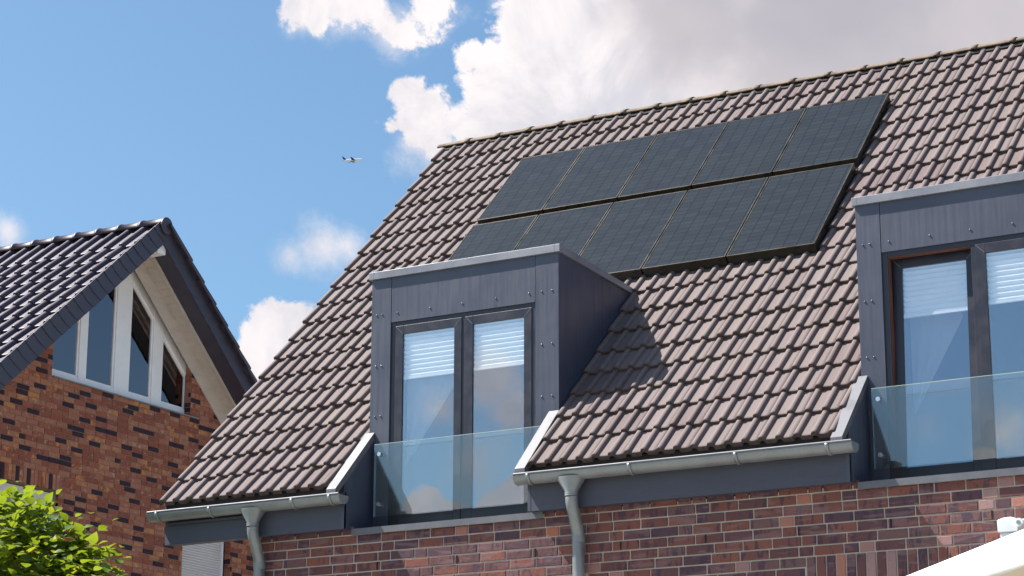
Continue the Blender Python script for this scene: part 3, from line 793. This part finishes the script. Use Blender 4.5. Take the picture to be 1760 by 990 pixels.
# ================================================================== NEIGHBOUR HOUSE
NX = -22.0; VX = -21.4; NY = 26.68; SL = .869; NA = math.atan(SL)
neigh = thing('gable_house', 'rust red brick house with steep gable, white triangular window and dark glazed roof', 'house', (-28, 26.7, 0))
def npart(o): o.location = (28, -26.7, 0); return o
def S_(y, s): return s - SL * abs(y - NY) - SL * NY     # height of a line z = s - SL*Y mirrored at the ridge
NW0, NW1 = 21.0, 32.4
# openings: gable window, lower shutter window, lintel window
WBOT = 9.085; wy0, wy1 = 24.985, 28.40 - .135
FT = 34.52
sh = (28.205, 29.44, 5.9, 7.36)
lw = (22.6, 25.27, 6.0, 7.435)
nb = MB()
def xs_poly(poly, x0=NX - .25, x1=NX - .010): nb.prism(poly, x0, x1)
zs = [0, 5.9, 6.0]
ev = S_(NW0, 34.5)
# wall pieces round the openings (Y,Z polygons)
xs_poly([(NW0, 0), (NW1, 0), (NW1, 5.9), (NW0, 5.9)])
xs_poly([(NW0, 5.9), (lw[0], 5.9), (lw[0], ev if ev < 7.4 else 7.435), (NW0, min(ev, 7.435))])
xs_poly([(lw[1], 5.9), (sh[0], 5.9), (sh[0], 7.435), (lw[1], 7.435)])
xs_poly([(sh[1], 5.9), (NW1, 5.9), (NW1, S_(NW1, 34.5)), (30.5, 7.435), (sh[1], 7.435)])
xs_poly([(sh[0], 7.36), (sh[1], 7.36), (sh[1], 7.435), (sh[0], 7.435)])
yl = 22.9 - .1
xs_poly([(NY - (34.5 - SL * NY - 7.435) / SL, 7.435), (NY + (34.5 - SL * NY - 7.435) / SL, 7.435), (NY + (34.5 - SL * NY - WBOT) / SL, WBOT), (NY - (34.5 - SL * NY - WBOT) / SL, WBOT)])
xs_poly([(NY - (34.5 - SL * NY - WBOT) / SL, WBOT), (wy0, WBOT), (wy0, S_(wy0, 34.5))])
xs_poly([(wy1, WBOT), (NY + (34.5 - SL * NY - WBOT) / SL, WBOT), (wy1, S_(wy1, 34.5))])
for yy in (NW0, NW1 - .25): nb.box(NX - 13.5, NX - .25, yy, yy + .25, 0, 6.2)
nwall = npart(nb.build('wall', M['mortarB'], neigh))
# bricks in the gable plane
def inside(y, z):
    if z > S_(y, 34.45): return False
    return True
nbk = []; rn = random.Random(21); CHN = .0790
row = 0; z = 9.085 - 37 * CHN
dprev = []; dcur = []
while z < 10.3:
    dprev = dcur; dcur = []
    y = 22.4 - (row % 2) * .126 - rn.random() * .03; last = 0
    while y < 30.9:
        hd = rn.random() < .13 and last == 0; L = .115 if hd else .240; last = hd
        a, b = y, y + L; zc = z + CHN / 2
        y += L + .010
        segs = [(a, b)]
        def cut(segs, c0, c1):
            r_ = []
            for p, q in segs:
                if q <= c0 or p >= c1: r_.append((p, q))
                else:
                    if c0 - p > .03: r_.append((p, c0))
                    if q - c1 > .03: r_.append((c1, q))
            return r_
        if sh[2] < zc < sh[3]: segs = cut(segs, sh[0], sh[1])
        if lw[2] < zc < lw[3] + .225: segs = cut(segs, lw[0], lw[1])
        if zc > WBOT: segs = cut(segs, wy0, wy1)
        for p, q in segs:
            ym = (p + q) / 2
            over = any(not (q <= c0 + .05 or p >= c1 - .05) for c0, c1 in dprev)
            run = len(dcur) > 0 and p - dcur[-1][1] < .05
            dk = rn.random() < (.05 if over else .12 if run else .23)
            if dk: dcur.append((p, q))
            if zc < S_(ym, 34.42) and z > 6: nbk.append((p, q, z + .005, z + CHN - .005, hd, rn.uniform(0, .19) if dk else rn.uniform(.21, 1)))
    z += CHN; row += 1
# soldier course over the lower left window
y = 22.62
while y < lw[1]: nbk.append((y, y + .068, lw[3], lw[3] + .225, False, rn.uniform(0, .19) if rn.random() < .25 else rn.uniform(.21, 1))); y += .0785
vis = [b for b in nbk if inframe((NX, (b[0] + b[1]) / 2, b[2]), 12) and pix((NX, b[1], b[2]))[0] < 470 and not (pix((NX, (b[0] + b[1]) / 2, b[2]))[1] > 850 + max(0, pix((NX, b[0], b[2]))[0] - 150) * .9 and pix((NX, b[0], b[2]))[0] < 240)]
print('gable bricks', len(nbk), len(vis))
vis.sort(key=lambda b: (Vector((NX, b[0], b[2])) - CAM).length + (3 if b[4] else 0)); vs_ = set(vis[:300])
rotN = Matrix.Rotation(R(90), 4, 'Z')   # brick front (-Y) turned to face +X
poolB = {}
def ntint():
    r_ = rn.random()
    return rn.uniform(.0, .19) if r_ < .16 else rn.uniform(.21, 1)
sb = MB()
for bk in nbk:
    a, b, z0, z1, hd, tn = bk; mt_ = Matrix.Translation((NX + rn.uniform(-.002, .002), (a + b) / 2, (z0 + z1) / 2)) @ rotN
    if bk in vs_:
        kk = (round(b - a, 3), round(z1 - z0, 3), int(tn * 20))
        if kk not in poolB: poolB[kk] = brickmesh(b - a, z1 - z0, (kk[2] + .5) / 20, 0, None).mesh('brick', M['brickB'])
        link('brick', poolB[kk], nwall, mtx=mt_)
    else:
        q = brickmesh(b - a, z1 - z0, 0, 0, None); sb.add(q.v, q.f, tn, None, 0, False, mt_)
sb.build('bricks', M['brickB'], nwall, kind='stuff')
# brick reveal beside the window (header ends)
rvb = MB(); z = WBOT
k = 0
while z < S_(wy1, 34.4):
    for q, (xa, xb) in enumerate((((NX - .118, NX - .004),) if k % 2 else ((NX - .118, NX - .062), (NX - .052, NX - .004)))):
        rvb.box(xa, xb, wy1 - .004, wy1 + .02, z + .005, z + CHN - .005, ntint())
    z += CHN; k += 1
rvb.build('reveal_bricks', M['brickB'], nwall, kind='stuff')
rvb = MB(); z = 6.2; k = 0
while z < 7.3:
    rvb.box(NX - .118, NX - .004, sh[1] - .004, sh[1] + .02, z + .005, z + CHN - .005, ntint()); z += CHN
rvb.build('reveal_bricks', M['brickB'], nwall, kind='stuff')

# gable window
GXF = NX - .12      # frame front plane
gw = npart(MB().box(GXF - .25, GXF - .24, wy0, wy1, 9.0, 9.01).build('gable_window', M['white'], neigh))
def yzbox(name, poly, xa, xb, mtl=M['white'], bevel=.006, par=None):
    return MB().prism(poly, xa, xb).build(name, mtl, par or gw, bevel)
fr0, fr1 = 24.98, 28.40
def top(y, s=34.52): return S_(y, s)
bars = [(fr0, 25.06), (25.70, 25.86), (26.52, 26.86), (27.42, 27.66), (28.29, fr1)]
for a, b in bars:
    pts = [(a, 9.11), (b, 9.11), (b, top(b))]
    if a < NY < b: pts.append((NY, top(NY)))
    pts.append((a, top(a)))
    yzbox('mullion', pts, GXF - .07, GXF)
for (a, b) in ((25.06, 25.70), (25.86, 26.52), (26.86, 27.42), (27.66, 28.29)):
    yzbox('bottom_rail', [(a, 9.11), (b, 9.11), (b, 9.215), (a, 9.215)], GXF - .07, GXF - .002)
    yzbox('top_rail', [(a, top(a, 34.33)), (b, top(b, 34.33)), (b, top(b)), (a, top(a))], GXF - .07, GXF - .002)
    # inner sash
    i0, i1 = a + .0, b - .0
    th_ = .034
    for pl in ([(i0, 9.215), (i0 + th_, 9.215), (i0 + th_, top(i0 + th_, 34.33)), (i0, top(i0, 34.33))], [(i1 - th_, 9.215), (i1, 9.215), (i1, top(i1, 34.33)), (i1 - th_, top(i1 - th_, 34.33))],
               [(i0 + th_, 9.215), (i1 - th_, 9.215), (i1 - th_, 9.245), (i0 + th_, 9.245)], [(i0 + th_, top(i0 + th_, 34.29)), (i1 - th_, top(i1 - th_, 34.29)), (i1 - th_, top(i1 - th_, 34.33)), (i0 + th_, top(i0 + th_, 34.33))]):
        yzbox('sash', pl, GXF - .06, GXF - .018, bevel=.003)
    yzbox('pane', [(a, 9.2), (b, 9.2), (b, top(b, 34.34)), (a, top(a, 34.34))], GXF - .040, GXF - .036, M['pane_n'], 0)
yzbox('window_ledge', [(wy0 - .0, WBOT - .012), (wy1 + .17, WBOT - .012), (wy1 + .17, WBOT + .006), (wy0, WBOT + .006)], NX - .12, NX + .045, M['zinc'], .002)
# sloping ceiling and room seen through the panes
rm = MB()
for sg in (1, -1):
    pts = [(NY, top(NY, 34.2)), (NY + sg * 4, top(NY + sg * 4, 34.2))]
    rm.add([(GXF - .10, pts[0][0], pts[0][1]), (GXF - .10, pts[1][0], pts[1][1]), (GXF - 1.5, pts[1][0], pts[1][1]), (GXF - 1.5, pts[0][0], pts[0][1])], [(0, 1, 2, 3)])
rm.add([(GXF - 1.5, NY - 4, 7), (GXF - 1.5, NY + 4, 7), (GXF - 1.5, NY, 11.6)], [(0, 1, 2)]); rm.add([(GXF - .1, NY - 4, 8.2), (GXF - .1, NY + 4, 8.2), (GXF - 4.5, NY + 4, 8.2), (GXF - 4.5, NY - 4, 8.2)], [(0, 1, 2, 3)])
rm.build('room', M['attic'], gw)
# pale triangles behind the two right panes, standing in for a bright reflection
for (a, b, zt_) in ((26.88, 27.42, 9.95), (27.68, 28.10, 9.62)):
    yzbox('reflection_patch', [(a, 9.2), (b, 9.2), (a, zt_)], GXF - .13, GXF - .12, M['curtain'], 0)

# trim board in the wall plane under the soffit, both slopes
for sg in (1, -1):
    def yy(t_): return NY + sg * t_
    def zz(t_, s): return s - SL * NY - SL * t_
    pl = [(yy(0), zz(0, 34.66)), (yy(4.3), zz(4.3, 34.66)), (yy(4.3), zz(4.3, 34.36)), (yy(0), zz(0, 34.36))]
    npart(MB().prism(pl, NX - .012, NX + .02).build('trim_board', M['whitewood'], neigh, .004))
    # soffit boards across the overhang
    n_ = 40 if sg > 0 else 40
    for k in range(n_):
        t0, t1 = .0 + .105 * k, .0 + .105 * k + .100
        MBp = MB().prism([(yy(t0), zz(t0, 34.655)), (yy(t1), zz(t1, 34.655)), (yy(t1), zz(t1, 34.675)), (yy(t0), zz(t0, 34.675))], VX - .30, NX + .0)
        npart(MBp.build('soffit_board', M['whitewood'], neigh))
    # white edge strip and navy boxed underside of the verge
    npart(MB().prism([(yy(0), zz(0, 34.60)), (yy(4.4), zz(4.4, 34.60)), (yy(4.4), zz(4.4, 34.66)), (yy(0), zz(0, 34.66))], VX - .335, VX - .30).build('edge_strip', M['whitewood'], neigh, .003))
    npart(MB().prism([(yy(0), zz(0, 34.635)), (yy(4.5), zz(4.5, 34.635)), (yy(4.5), zz(4.5, 34.80)), (yy(0), zz(0, 34.80))], VX - .30, VX - .02).build('verge_box', M['vergetile'], neigh))
npart(MB().prism([(NY - .10, 11.28), (NY + .10, 11.28), (NY + .10, 11.40), (NY, 11.49), (NY - .10, 11.40)], VX - .32, VX - .04).build('ridge_beam', M['white'], neigh, .01))
# roof deck
nd = MB()
for sg in (1, -1):
    nd.prism([(NY, 34.86 - SL * NY), (NY + sg * 5.9, 34.86 - SL * (NY + 5.9)), (NY + sg * 5.9, 34.70 - SL * (NY + 5.9)), (NY, 34.70 - SL * NY)], NX - 13.6, VX - .03)
nroof = npart(nd.build('roof', M['vergetile'], neigh))
PN = profile(1, .295, .095, .062, 7)
SP = 34.93
LN = .32 / math.cos(NA)
def ntile(tn, short, edge_): return tilemesh(PN, .71 if short else LN * 1.16, .034, .040, None, tn, .008, *((0, .100) if edge_ else (None, None)))
TN = {(k, a_, b_): ntile(k / 4, a_, b_).mesh('roof_tile', M['glazed']) for k in range(5) for a_ in (0, 1) for b_ in (0, 1)}
visN = []; othN = []
for sg in (1, -1):
    for r in range(17):
        yt = 26.141 - .32 * r - .02         # tail line position of this course (front slope)
        dist = NY - yt
        for i in range(46 if sg < 0 else 20):
            xx = VX - .095 - .295 * i
            if sg < 0: p = (xx + .05, NY - dist, SP - SL * NY - SL * dist)
            else: p = (xx, NY + dist, SP - SL * NY - SL * dist)
            item = (sg, xx, dist, r == 0, i == 0)
            if sg < 0 and inframe(p, 20): visN.append(item)
            else: othN.append(item)
visN.sort(key=lambda q: -q[1]); print('glazed tiles', len(visN)); othN += visN[300:]; visN = visN[:300]
def nmat(sg, xx, dist):
    z = SP - SL * NY - SL * dist
    if sg < 0: return Matrix.Translation((xx, NY - dist, z)) @ Matrix.Rotation(NA, 4, 'X') @ Matrix.Rotation(R(rn.uniform(-.3, .3)), 4, 'Z')
    return Matrix.Translation((xx + .2, NY + dist, z)) @ Matrix.Rotation(math.pi, 4, 'Z') @ Matrix.Rotation(NA, 4, 'X')
for sg, xx, dist, a_, b_ in visN: link('roof_tile', TN[(rn.randrange(5), int(a_), int(b_))], nroof, mtx=nmat(sg, xx, dist))
sb = MB()
for sg, xx, dist, a_, b_ in othN:
    q = ntile(0, a_, b_ and sg < 0); mt_ = nmat(sg, xx, dist); tn = rn.random(); b = len(sb.v)
    sb.v += [tuple(mt_ @ Vector(v)) for v in q.v]; sb.f += [tuple(b + k for k in f) for f in q.f]; sb.t += [tn] * len(q.f); sb.e += q.e; sb.h += q.h; sb.sm += q.sm
sb.keep = True
sb.build('roof_tiles', M['glazed'], nroof, kind='stuff')
# verge flaps: overlapping plates with curved lower edge
def flap(sg):
    mb = MB(); L, Hh = .245, .325; n = 7; poly = []
    # u down-slope, v downwards perpendicular
    for i in range(n + 1):
        v = Hh * i / n; poly.append((L + .012 - .11 * (v / Hh) ** 1.6, v))
    poly = [(0, 0)] + poly + [(0 - .07, Hh)]
    return poly
fp = flap(1)
for sg in (-1, 1):
    for k in range(34):
        d0 = .07 + .16 * k
        u0 = d0 / math.cos(NA)
        mb = MB(); vs = []
        for (u, v) in fp:
            uu = u0 + u; yv = uu * math.cos(NA) - v * math.sin(NA); zv = -uu * math.sin(NA) - v * math.cos(NA)
            out_ = .016 * (max(0, u) / .25)
            for xo in (-.012 + out_, out_): vs.append((VX + xo, NY + sg * yv, (SP + .12) - SL * NY + zv))
        n = len(fp)
        mb.add(vs, [tuple(2 * i for i in range(n)), tuple(2 * i + 1 for i in range(n))[::-1]] + [(2 * i, 2 * i + 1, 2 * ((i + 1) % n) + 1, 2 * ((i + 1) % n)) for i in range(n)])
        mb.build('verge_tile', M['vergetile'], nroof)
# small dark clips where the roll ends meet the flaps, ridge tiles and the end disc
rmesh2 = ridgemesh(.46, .125, .010, None, (0, 180), 14, .016, .95).mesh('ridge_tile', M['glazed'])
x = VX + .02
for k in range(31):
    o = link('ridge_tile', rmesh2, nroof, mtx=Matrix.Translation((x, NY, 11.728)) @ Matrix.Rotation(math.pi, 4, 'Z') @ Matrix.Rotation(R(-.5), 4, 'Y')); x -= .43
MB().prism([(NY + .135 * math.cos(2 * math.pi * k / 24), 11.715 + .135 * math.sin(2 * math.pi * k / 24)) for k in range(24)], VX + .02, VX + .05).build('ridge_end_disc', M['vergetile'], nroof, .006)

# roller shutter, lower right
rs = npart(MB().box(NX - .20, NX - .19, sh[0], sh[1] - .09, sh[2], sh[3]).build('roller_shutter', M['shutter'], neigh))
z = sh[2]; slat = MB().prism([(-.070, 0), (-.056, .006), (-.050, .020), (-.050, .028), (-.058, .038), (-.070, .040)], 0, 1, 'y').mesh('slat', M['shutter'])
while z < sh[3]:
    o = link('slat', slat, rs); o.location = (NX - .068, sh[0] + .0, z); o.scale = (1, sh[1] - .10 - sh[0], 1); z += .0405
MB().box(NX - .14, NX - .09, sh[1] - .10, sh[1] - .072, sh[2], sh[3]).build('guide_rail', M['white'], rs)
MB().box(NX - .16, NX - .12, sh[1] - .072, sh[1], sh[2], sh[3]).build('guide_rail', M['vergetile'], rs)
# lower left window under the soldier course
lwn = npart(MB().box(NX - .14, NX - .10, lw[0], lw[1], lw[3] - .26, lw[3] - .03).build('shutter_box', M['shutter'], neigh, .004))
lz = MB(); lz.box(NX - .17, NX - .11, lw[0], lw[1], lw[2], lw[3] - .26); lz.build('window_frame', M['white'], lwn)
for a, b in ((lw[0] + .08, 23.85), (23.97, lw[1] - .09)): MB().box(NX - .108, NX - .104, a, b, lw[2], lw[3] - .34).build('pane', M['pane_n'], lwn)

# ================================================================== TREE lower left
tree = thing('leafy_tree', 'bright lime green leafy tree top in the lower left corner before the brick gable', 'tree', (-14.75, 15.6, 0))
TB = Vector((-14.75, 15.6, 0))
tk = MB(); tk.tube([(0, 0, 0), (.03, .02, .8), (-.04, .05, 1.8), (.02, 0, 2.9), (.05, 0, 4.4)], [.16, .13, .11, .085, .05], 12).build('trunk', M['bark'], tree)
rl_ = random.Random(9)
CC = Vector((-.12, 0, 3.72)); RX, RY_, RZ = 1.72, 1.5, 1.55
for k in range(16):
    a = 2 * math.pi * k / 16 + rl_.uniform(-.3, .3); e = rl_.uniform(.15, 1.35); ln = rl_.uniform(1.0, 1.5)
    s0 = Vector((.0, 0, rl_.uniform(2.2, 3.7))); dr = Vector((math.cos(a) * math.cos(e), math.sin(a) * math.cos(e), math.sin(e)))
    tk = MB(); tk.tube([s0, s0 + dr * ln * .4 + Vector((0, 0, .08)), s0 + dr * ln * .75 + Vector((0, 0, .12)), s0 + dr * ln], [.045, .03, .018, .006], 7).build('branch', M['bark'], tree)
def leafmesh(tint, s):
    mb = MB(); n = 5; L = 1.0
    ws = [0, .30, .43, .36, .2, 0]; vs = []
    for i in range(6):
        y = i / 5; droop = -.22 * y * y
        vs += [(-ws[i], y + (.06 if i in (1, 2) else 0) * 0, droop + .10 * ws[i] / .43), (0, y, droop), (ws[i], y, droop + .10 * ws[i] / .43)]
    fs = []
    for i in range(5):
        fs += [(3 * i, 3 * i + 1, 3 * i + 4, 3 * i + 3), (3 * i + 1, 3 * i + 2, 3 * i + 5, 3 * i + 4)]
    mb.add([(x_ * s, y_ * s, z_ * s) for x_, y_, z_ in vs], fs, tint, smooth=True); return mb
LM = []
leaves = []
clumps = []
for k in range(1700):
    u = rl_.uniform(-.2, 1); th_ = rl_.uniform(0, 2 * math.pi); q = math.sqrt(max(0, 1 - u * u)); rr = rl_.uniform(.76, 1.0)
    bump_ = 1 + .10 * math.sin(3 * th_ + 1) + .07 * math.sin(5 * th_ + u * 6)
    p = CC + Vector((RX * q * math.cos(th_) * rr * bump_, RY_ * q * math.sin(th_) * rr * bump_, RZ * u * rr * (1 + .05 * math.sin(4 * th_))))
    clumps.append((p, rr))
for (p, rr) in clumps:
    nrm = Vector(((p - CC).x / RX, (p - CC).y / RY_, (p - CC).z / RZ)).normalized()
    for j in range(rl_.randint(8, 13)):
        q = p + Vector((rl_.gauss(0, .14), rl_.gauss(0, .14), rl_.gauss(0, .07)))
        d_ = (nrm * .8 + Vector((rl_.uniform(-1, 1), rl_.uniform(-1, 1), rl_.uniform(-.7, .35)))).normalized()
        upv = (Vector((rl_.uniform(-.5, .5), rl_.uniform(-.5, .5), 1)) + nrm * .4).normalized()
        xa = d_.cross(upv).normalized(); za = xa.cross(d_)
        mt_ = Matrix((xa, d_, za)).transposed().to_4x4(); mt_.translation = q
        s = rl_.uniform(.055, .14); tn = min(1, max(0, rl_.gauss(.55, .27)))
        leaves.append((mt_, s, tn, q + TB))
# a few single shoots that stick out of the outline
for k in range(26):
    u = rl_.uniform(.1, .95); th_ = rl_.uniform(0, 2 * math.pi); q = math.sqrt(1 - u * u)
    nrm = Vector((q * math.cos(th_), q * math.sin(th_), u)); p0 = CC + Vector((RX * nrm.x, RY_ * nrm.y, RZ * nrm.z)) * .97
    sdir = (nrm + Vector((0, 0, .35))).normalized(); ln = rl_.uniform(.15, .34)
    MB().tube([p0 - sdir * .2, p0 + sdir * ln], [.006, .0025], 5).build('twig', M['bark'], tree)
    for j in range(6):
        q = p0 + sdir * ln * (j / 5); d_ = (sdir + Vector((rl_.uniform(-1, 1), rl_.uniform(-1, 1), rl_.uniform(-.6, .5)))).normalized(); xa = d_.cross(Vector((0, 0, 1))).normalized(); za = xa.cross(d_)
        mt_ = Matrix((xa, d_, za)).transposed().to_4x4(); mt_.translation = q; leaves.append((mt_, rl_.uniform(.06, .10), rl_.uniform(.5, 1), q + TB))
inv = [l for l in leaves if inframe(l[3], 5)]
inv.sort(key=lambda l: (l[3] - CAM).length - l[1] * 8); sel = set(id(l) for l in inv[:300])
poolL = {}
sb = MB()
for l in leaves:
    mt_, s, tn, _ = l
    if id(l) in sel:
        kk = (int(s * 50), int(tn * 8))
        if kk not in poolL: poolL[kk] = leafmesh(tn, kk[0] / 50 + .01).mesh('leaf', M['leaf'])
        link('leaf', poolL[kk], tree, mtx=mt_)
    else:
        q = leafmesh(tn, s); sb.add(q.v, q.f, tn, None, 0, True, mt_)
sb.build('foliage', M['leaf'], tree, kind='stuff')
print('leaves', len(leaves), len(inv))

# ================================================================== AIRLINER
pd = raydir(607, 275); PC = CAM + pd * 4300
pl = thing('airliner', 'small white airliner with dark tail flying in the blue sky', 'aeroplane', PC)
ax = RT * .96 + UP * .05 + pd * .22; ax.normalize()            # nose direction
az = (Vector((0, 0, 1)) - ax * ax.z).normalized(); ay = az.cross(ax)
mt_ = Matrix((ax, ay, az)).transposed().to_4x4(); mt_.translation = PC; pl.matrix_world = mt_
MB().tube([(-20, 0, 1.2), (-17, 0, .9), (-11, 0, .3), (-6, 0, 0), (12, 0, 0), (16, 0, -.1), (18.3, 0, -.35), (19.6, 0, -.7)], [.25, .9, 1.7, 2.0, 2.0, 1.7, 1.1, .2], 16).build('fuselage', M['planewhite'], pl)
for s in (1, -1):
    MB().add([(4, s * 1.6, -1.2), (-3, s * 1.6, -1.2), (-7.5, s * 17.5, .6), (-6, s * 17.5, .6), (4, s * 1.6, -.7), (-3, s * 1.6, -.9), (-7.5, s * 17.5, .75), (-6, s * 17.5, .8)],
             [(0, 1, 2, 3), (4, 5, 6, 7), (0, 1, 5, 4), (1, 2, 6, 5), (2, 3, 7, 6), (3, 0, 4, 7)]).build('wing', M['planeblue'], pl)  # wings share the dark tail colour, their shade painted in
    MB().add([(-14.5, s * .6, 1.0), (-17.5, s * .6, 1.0), (-19.5, s * 6.2, 1.6), (-18, s * 6.2, 1.6), (-14.5, s * .6, 1.3), (-17.5, s * .6, 1.2), (-19.5, s * 6.2, 1.7), (-18, s * 6.2, 1.7)],
             [(0, 1, 2, 3), (4, 5, 6, 7), (0, 1, 5, 4), (1, 2, 6, 5), (2, 3, 7, 6), (3, 0, 4, 7)]).build('tailplane', M['planeblue'], pl)
    MB().tube([(3.5, s * 5.8, -2.2), (2.5, s * 5.8, -2.2), (-1, s * 5.8, -2.1)], [.9, 1.1, .7], 12).build('engine', M['planeblue'], pl)
MB().prism([(-12.5, 1.4), (-18, 1.4), (-20.2, 7.4), (-17.8, 7.4)], -.2, .2, 'y').build('fin', M['planeblue'], pl)

# ================================================================== PARASOL lower right
par = thing('parasol', 'edge of a large white parasol with cream lining, lower right corner', 'parasol', (-.35, 6.6, 0))
PB = Vector((-.35, 6.6, 0)); 
# near edge runs between two canopy corners; canopy is square
def onray(x_, y_, h): d = raydir(x_, y_); return CAM + d * ((h - CAM.z) / d.z)
HE = 2.44
A = onray(1560, 993, HE); B = onray(1760, 919.5, HE); ed = (B - A); ed.z = 0; ed.normalize()
nrm = Vector((-ed.y, ed.x, 0)); 
if nrm.dot(Vector((1, 1, 0))) < 0: nrm = -nrm
A0 = A - ed * .55; B0 = A0 + ed * 3.0; Cc = B0 + nrm * 3.0; D0 = A0 + nrm * 3.0; ctr = (A0 + Cc) / 2 + Vector((0, 0, .62))
par.location = (ctr.x, ctr.y, 0); PO = Vector((ctr.x, ctr.y, 0))
def sag(p, q, t_, k=.030): v = p.lerp(q, t_); v.z -= 0; return v + Vector((0, 0, k * (4 * (t_ - .5) ** 2) - k))
cn = MB(); ci = MB(); va = MB(); N_ = 24
for (p, q) in ((A0, B0), (B0, Cc), (Cc, D0), (D0, A0)):
    e_ = [sag(p, q, i / N_) - PO for i in range(N_ + 1)]; c_ = ctr - PO
    vs = []
    for i in range(N_ + 1):
        for k in range(7):
            t_ = k / 6; v = e_[i].lerp(c_, t_); v.z -= .07 * math.sin(math.pi * t_) * math.sin(math.pi * i / N_); vs.append(v)
    fs = [(i * 7 + k, i * 7 + k + 1, (i + 1) * 7 + k + 1, (i + 1) * 7 + k) for i in range(N_) for k in range(6)]
    cn.add(vs, fs, smooth=True); ci.add([v - Vector((0, 0, .006)) for v in vs], fs, smooth=True)
    outn = ((p + q) / 2 - ctr); outn.z = 0; outn.normalize()
    vs = []
    for i in range(N_ + 1):
        w_ = Vector((0, 0, 0)) + outn * (.006 * math.sin(i * 1.3)); vs += [e_[i] + outn * .004, e_[i] + outn * .010 + w_ - Vector((0, 0, .046))]
    va.add(vs, [(2 * i, 2 * i + 2, 2 * i + 3, 2 * i + 1) for i in range(N_)], smooth=True)
o = cn.build('canopy', M['canvas'], par)
o = ci.build('lining', M['canvas_in'], par)
o = va.build('valance', M['canvas'], par); s_ = o.modifiers.new('s', 'SOLIDIFY'); s_.thickness = .003
MB().tube([(0, 0, 0), (0, 0, 3.12)], .03, 14).build('pole', M['alu'], par)
for cnr in (A0, B0, Cc, D0): MB().tube([Vector((0, 0, ctr.z - .05)), (cnr - PO) - Vector((0, 0, .02))], .012, 8).build('rib', M['alu'], par)
MB().tube([(0, 0, 0.0), (0, 0, .06), (0, 0, .08)], [.32, .32, .08], 20).build('base', M['vergetile'], par)

# ================================================================== WALL FITTING lower right
def wallp(x_, y_, yy): d = raydir(x_, y_); return CAM + d * ((yy - CAM.y) / d.y)
fc = wallp(1738, 912, WY - .10)
wfz = thing('wall_fitting', 'white wall fitting with a round pivot on the sunlit brick beside the parasol', 'wall fitting', (fc.x, WY, fc.z))
MB().prism([(-.085, .075), (-.083, -.01), (-.075, -.02), (.065, -.02), (.075, -.01), (.078, .06), (.06, .082), (.02, .094), (-.04, .09)], -.17, -.03, 'y').build('housing', M['alu'], wfz, .008)
MB().prism([(-.07, -.022), (-.062, -.13), (.058, -.13), (.066, -.022)], -.155, -.03, 'y').build('lower_cover', M['alu'], wfz, .006)
MB().tube([(.085, -.185, .045), (.085, -.05, .045)], .034, 18).build('pivot', M['alu'], wfz)
MB().tube([(.085, -.192, .045), (.085, -.184, .045)], .015, 12).build('pivot_cap', M['zinc'], wfz)
MB().box(.09, .42, -.15, -.08, .03, .075).build('arm', M['alu'], wfz, .008)
MB().box(-.06, .06, -.03, .0, -.06, .06).build('wall_plate', M['alu'], wfz, .003)
print('objects', len(bpy.data.objects))
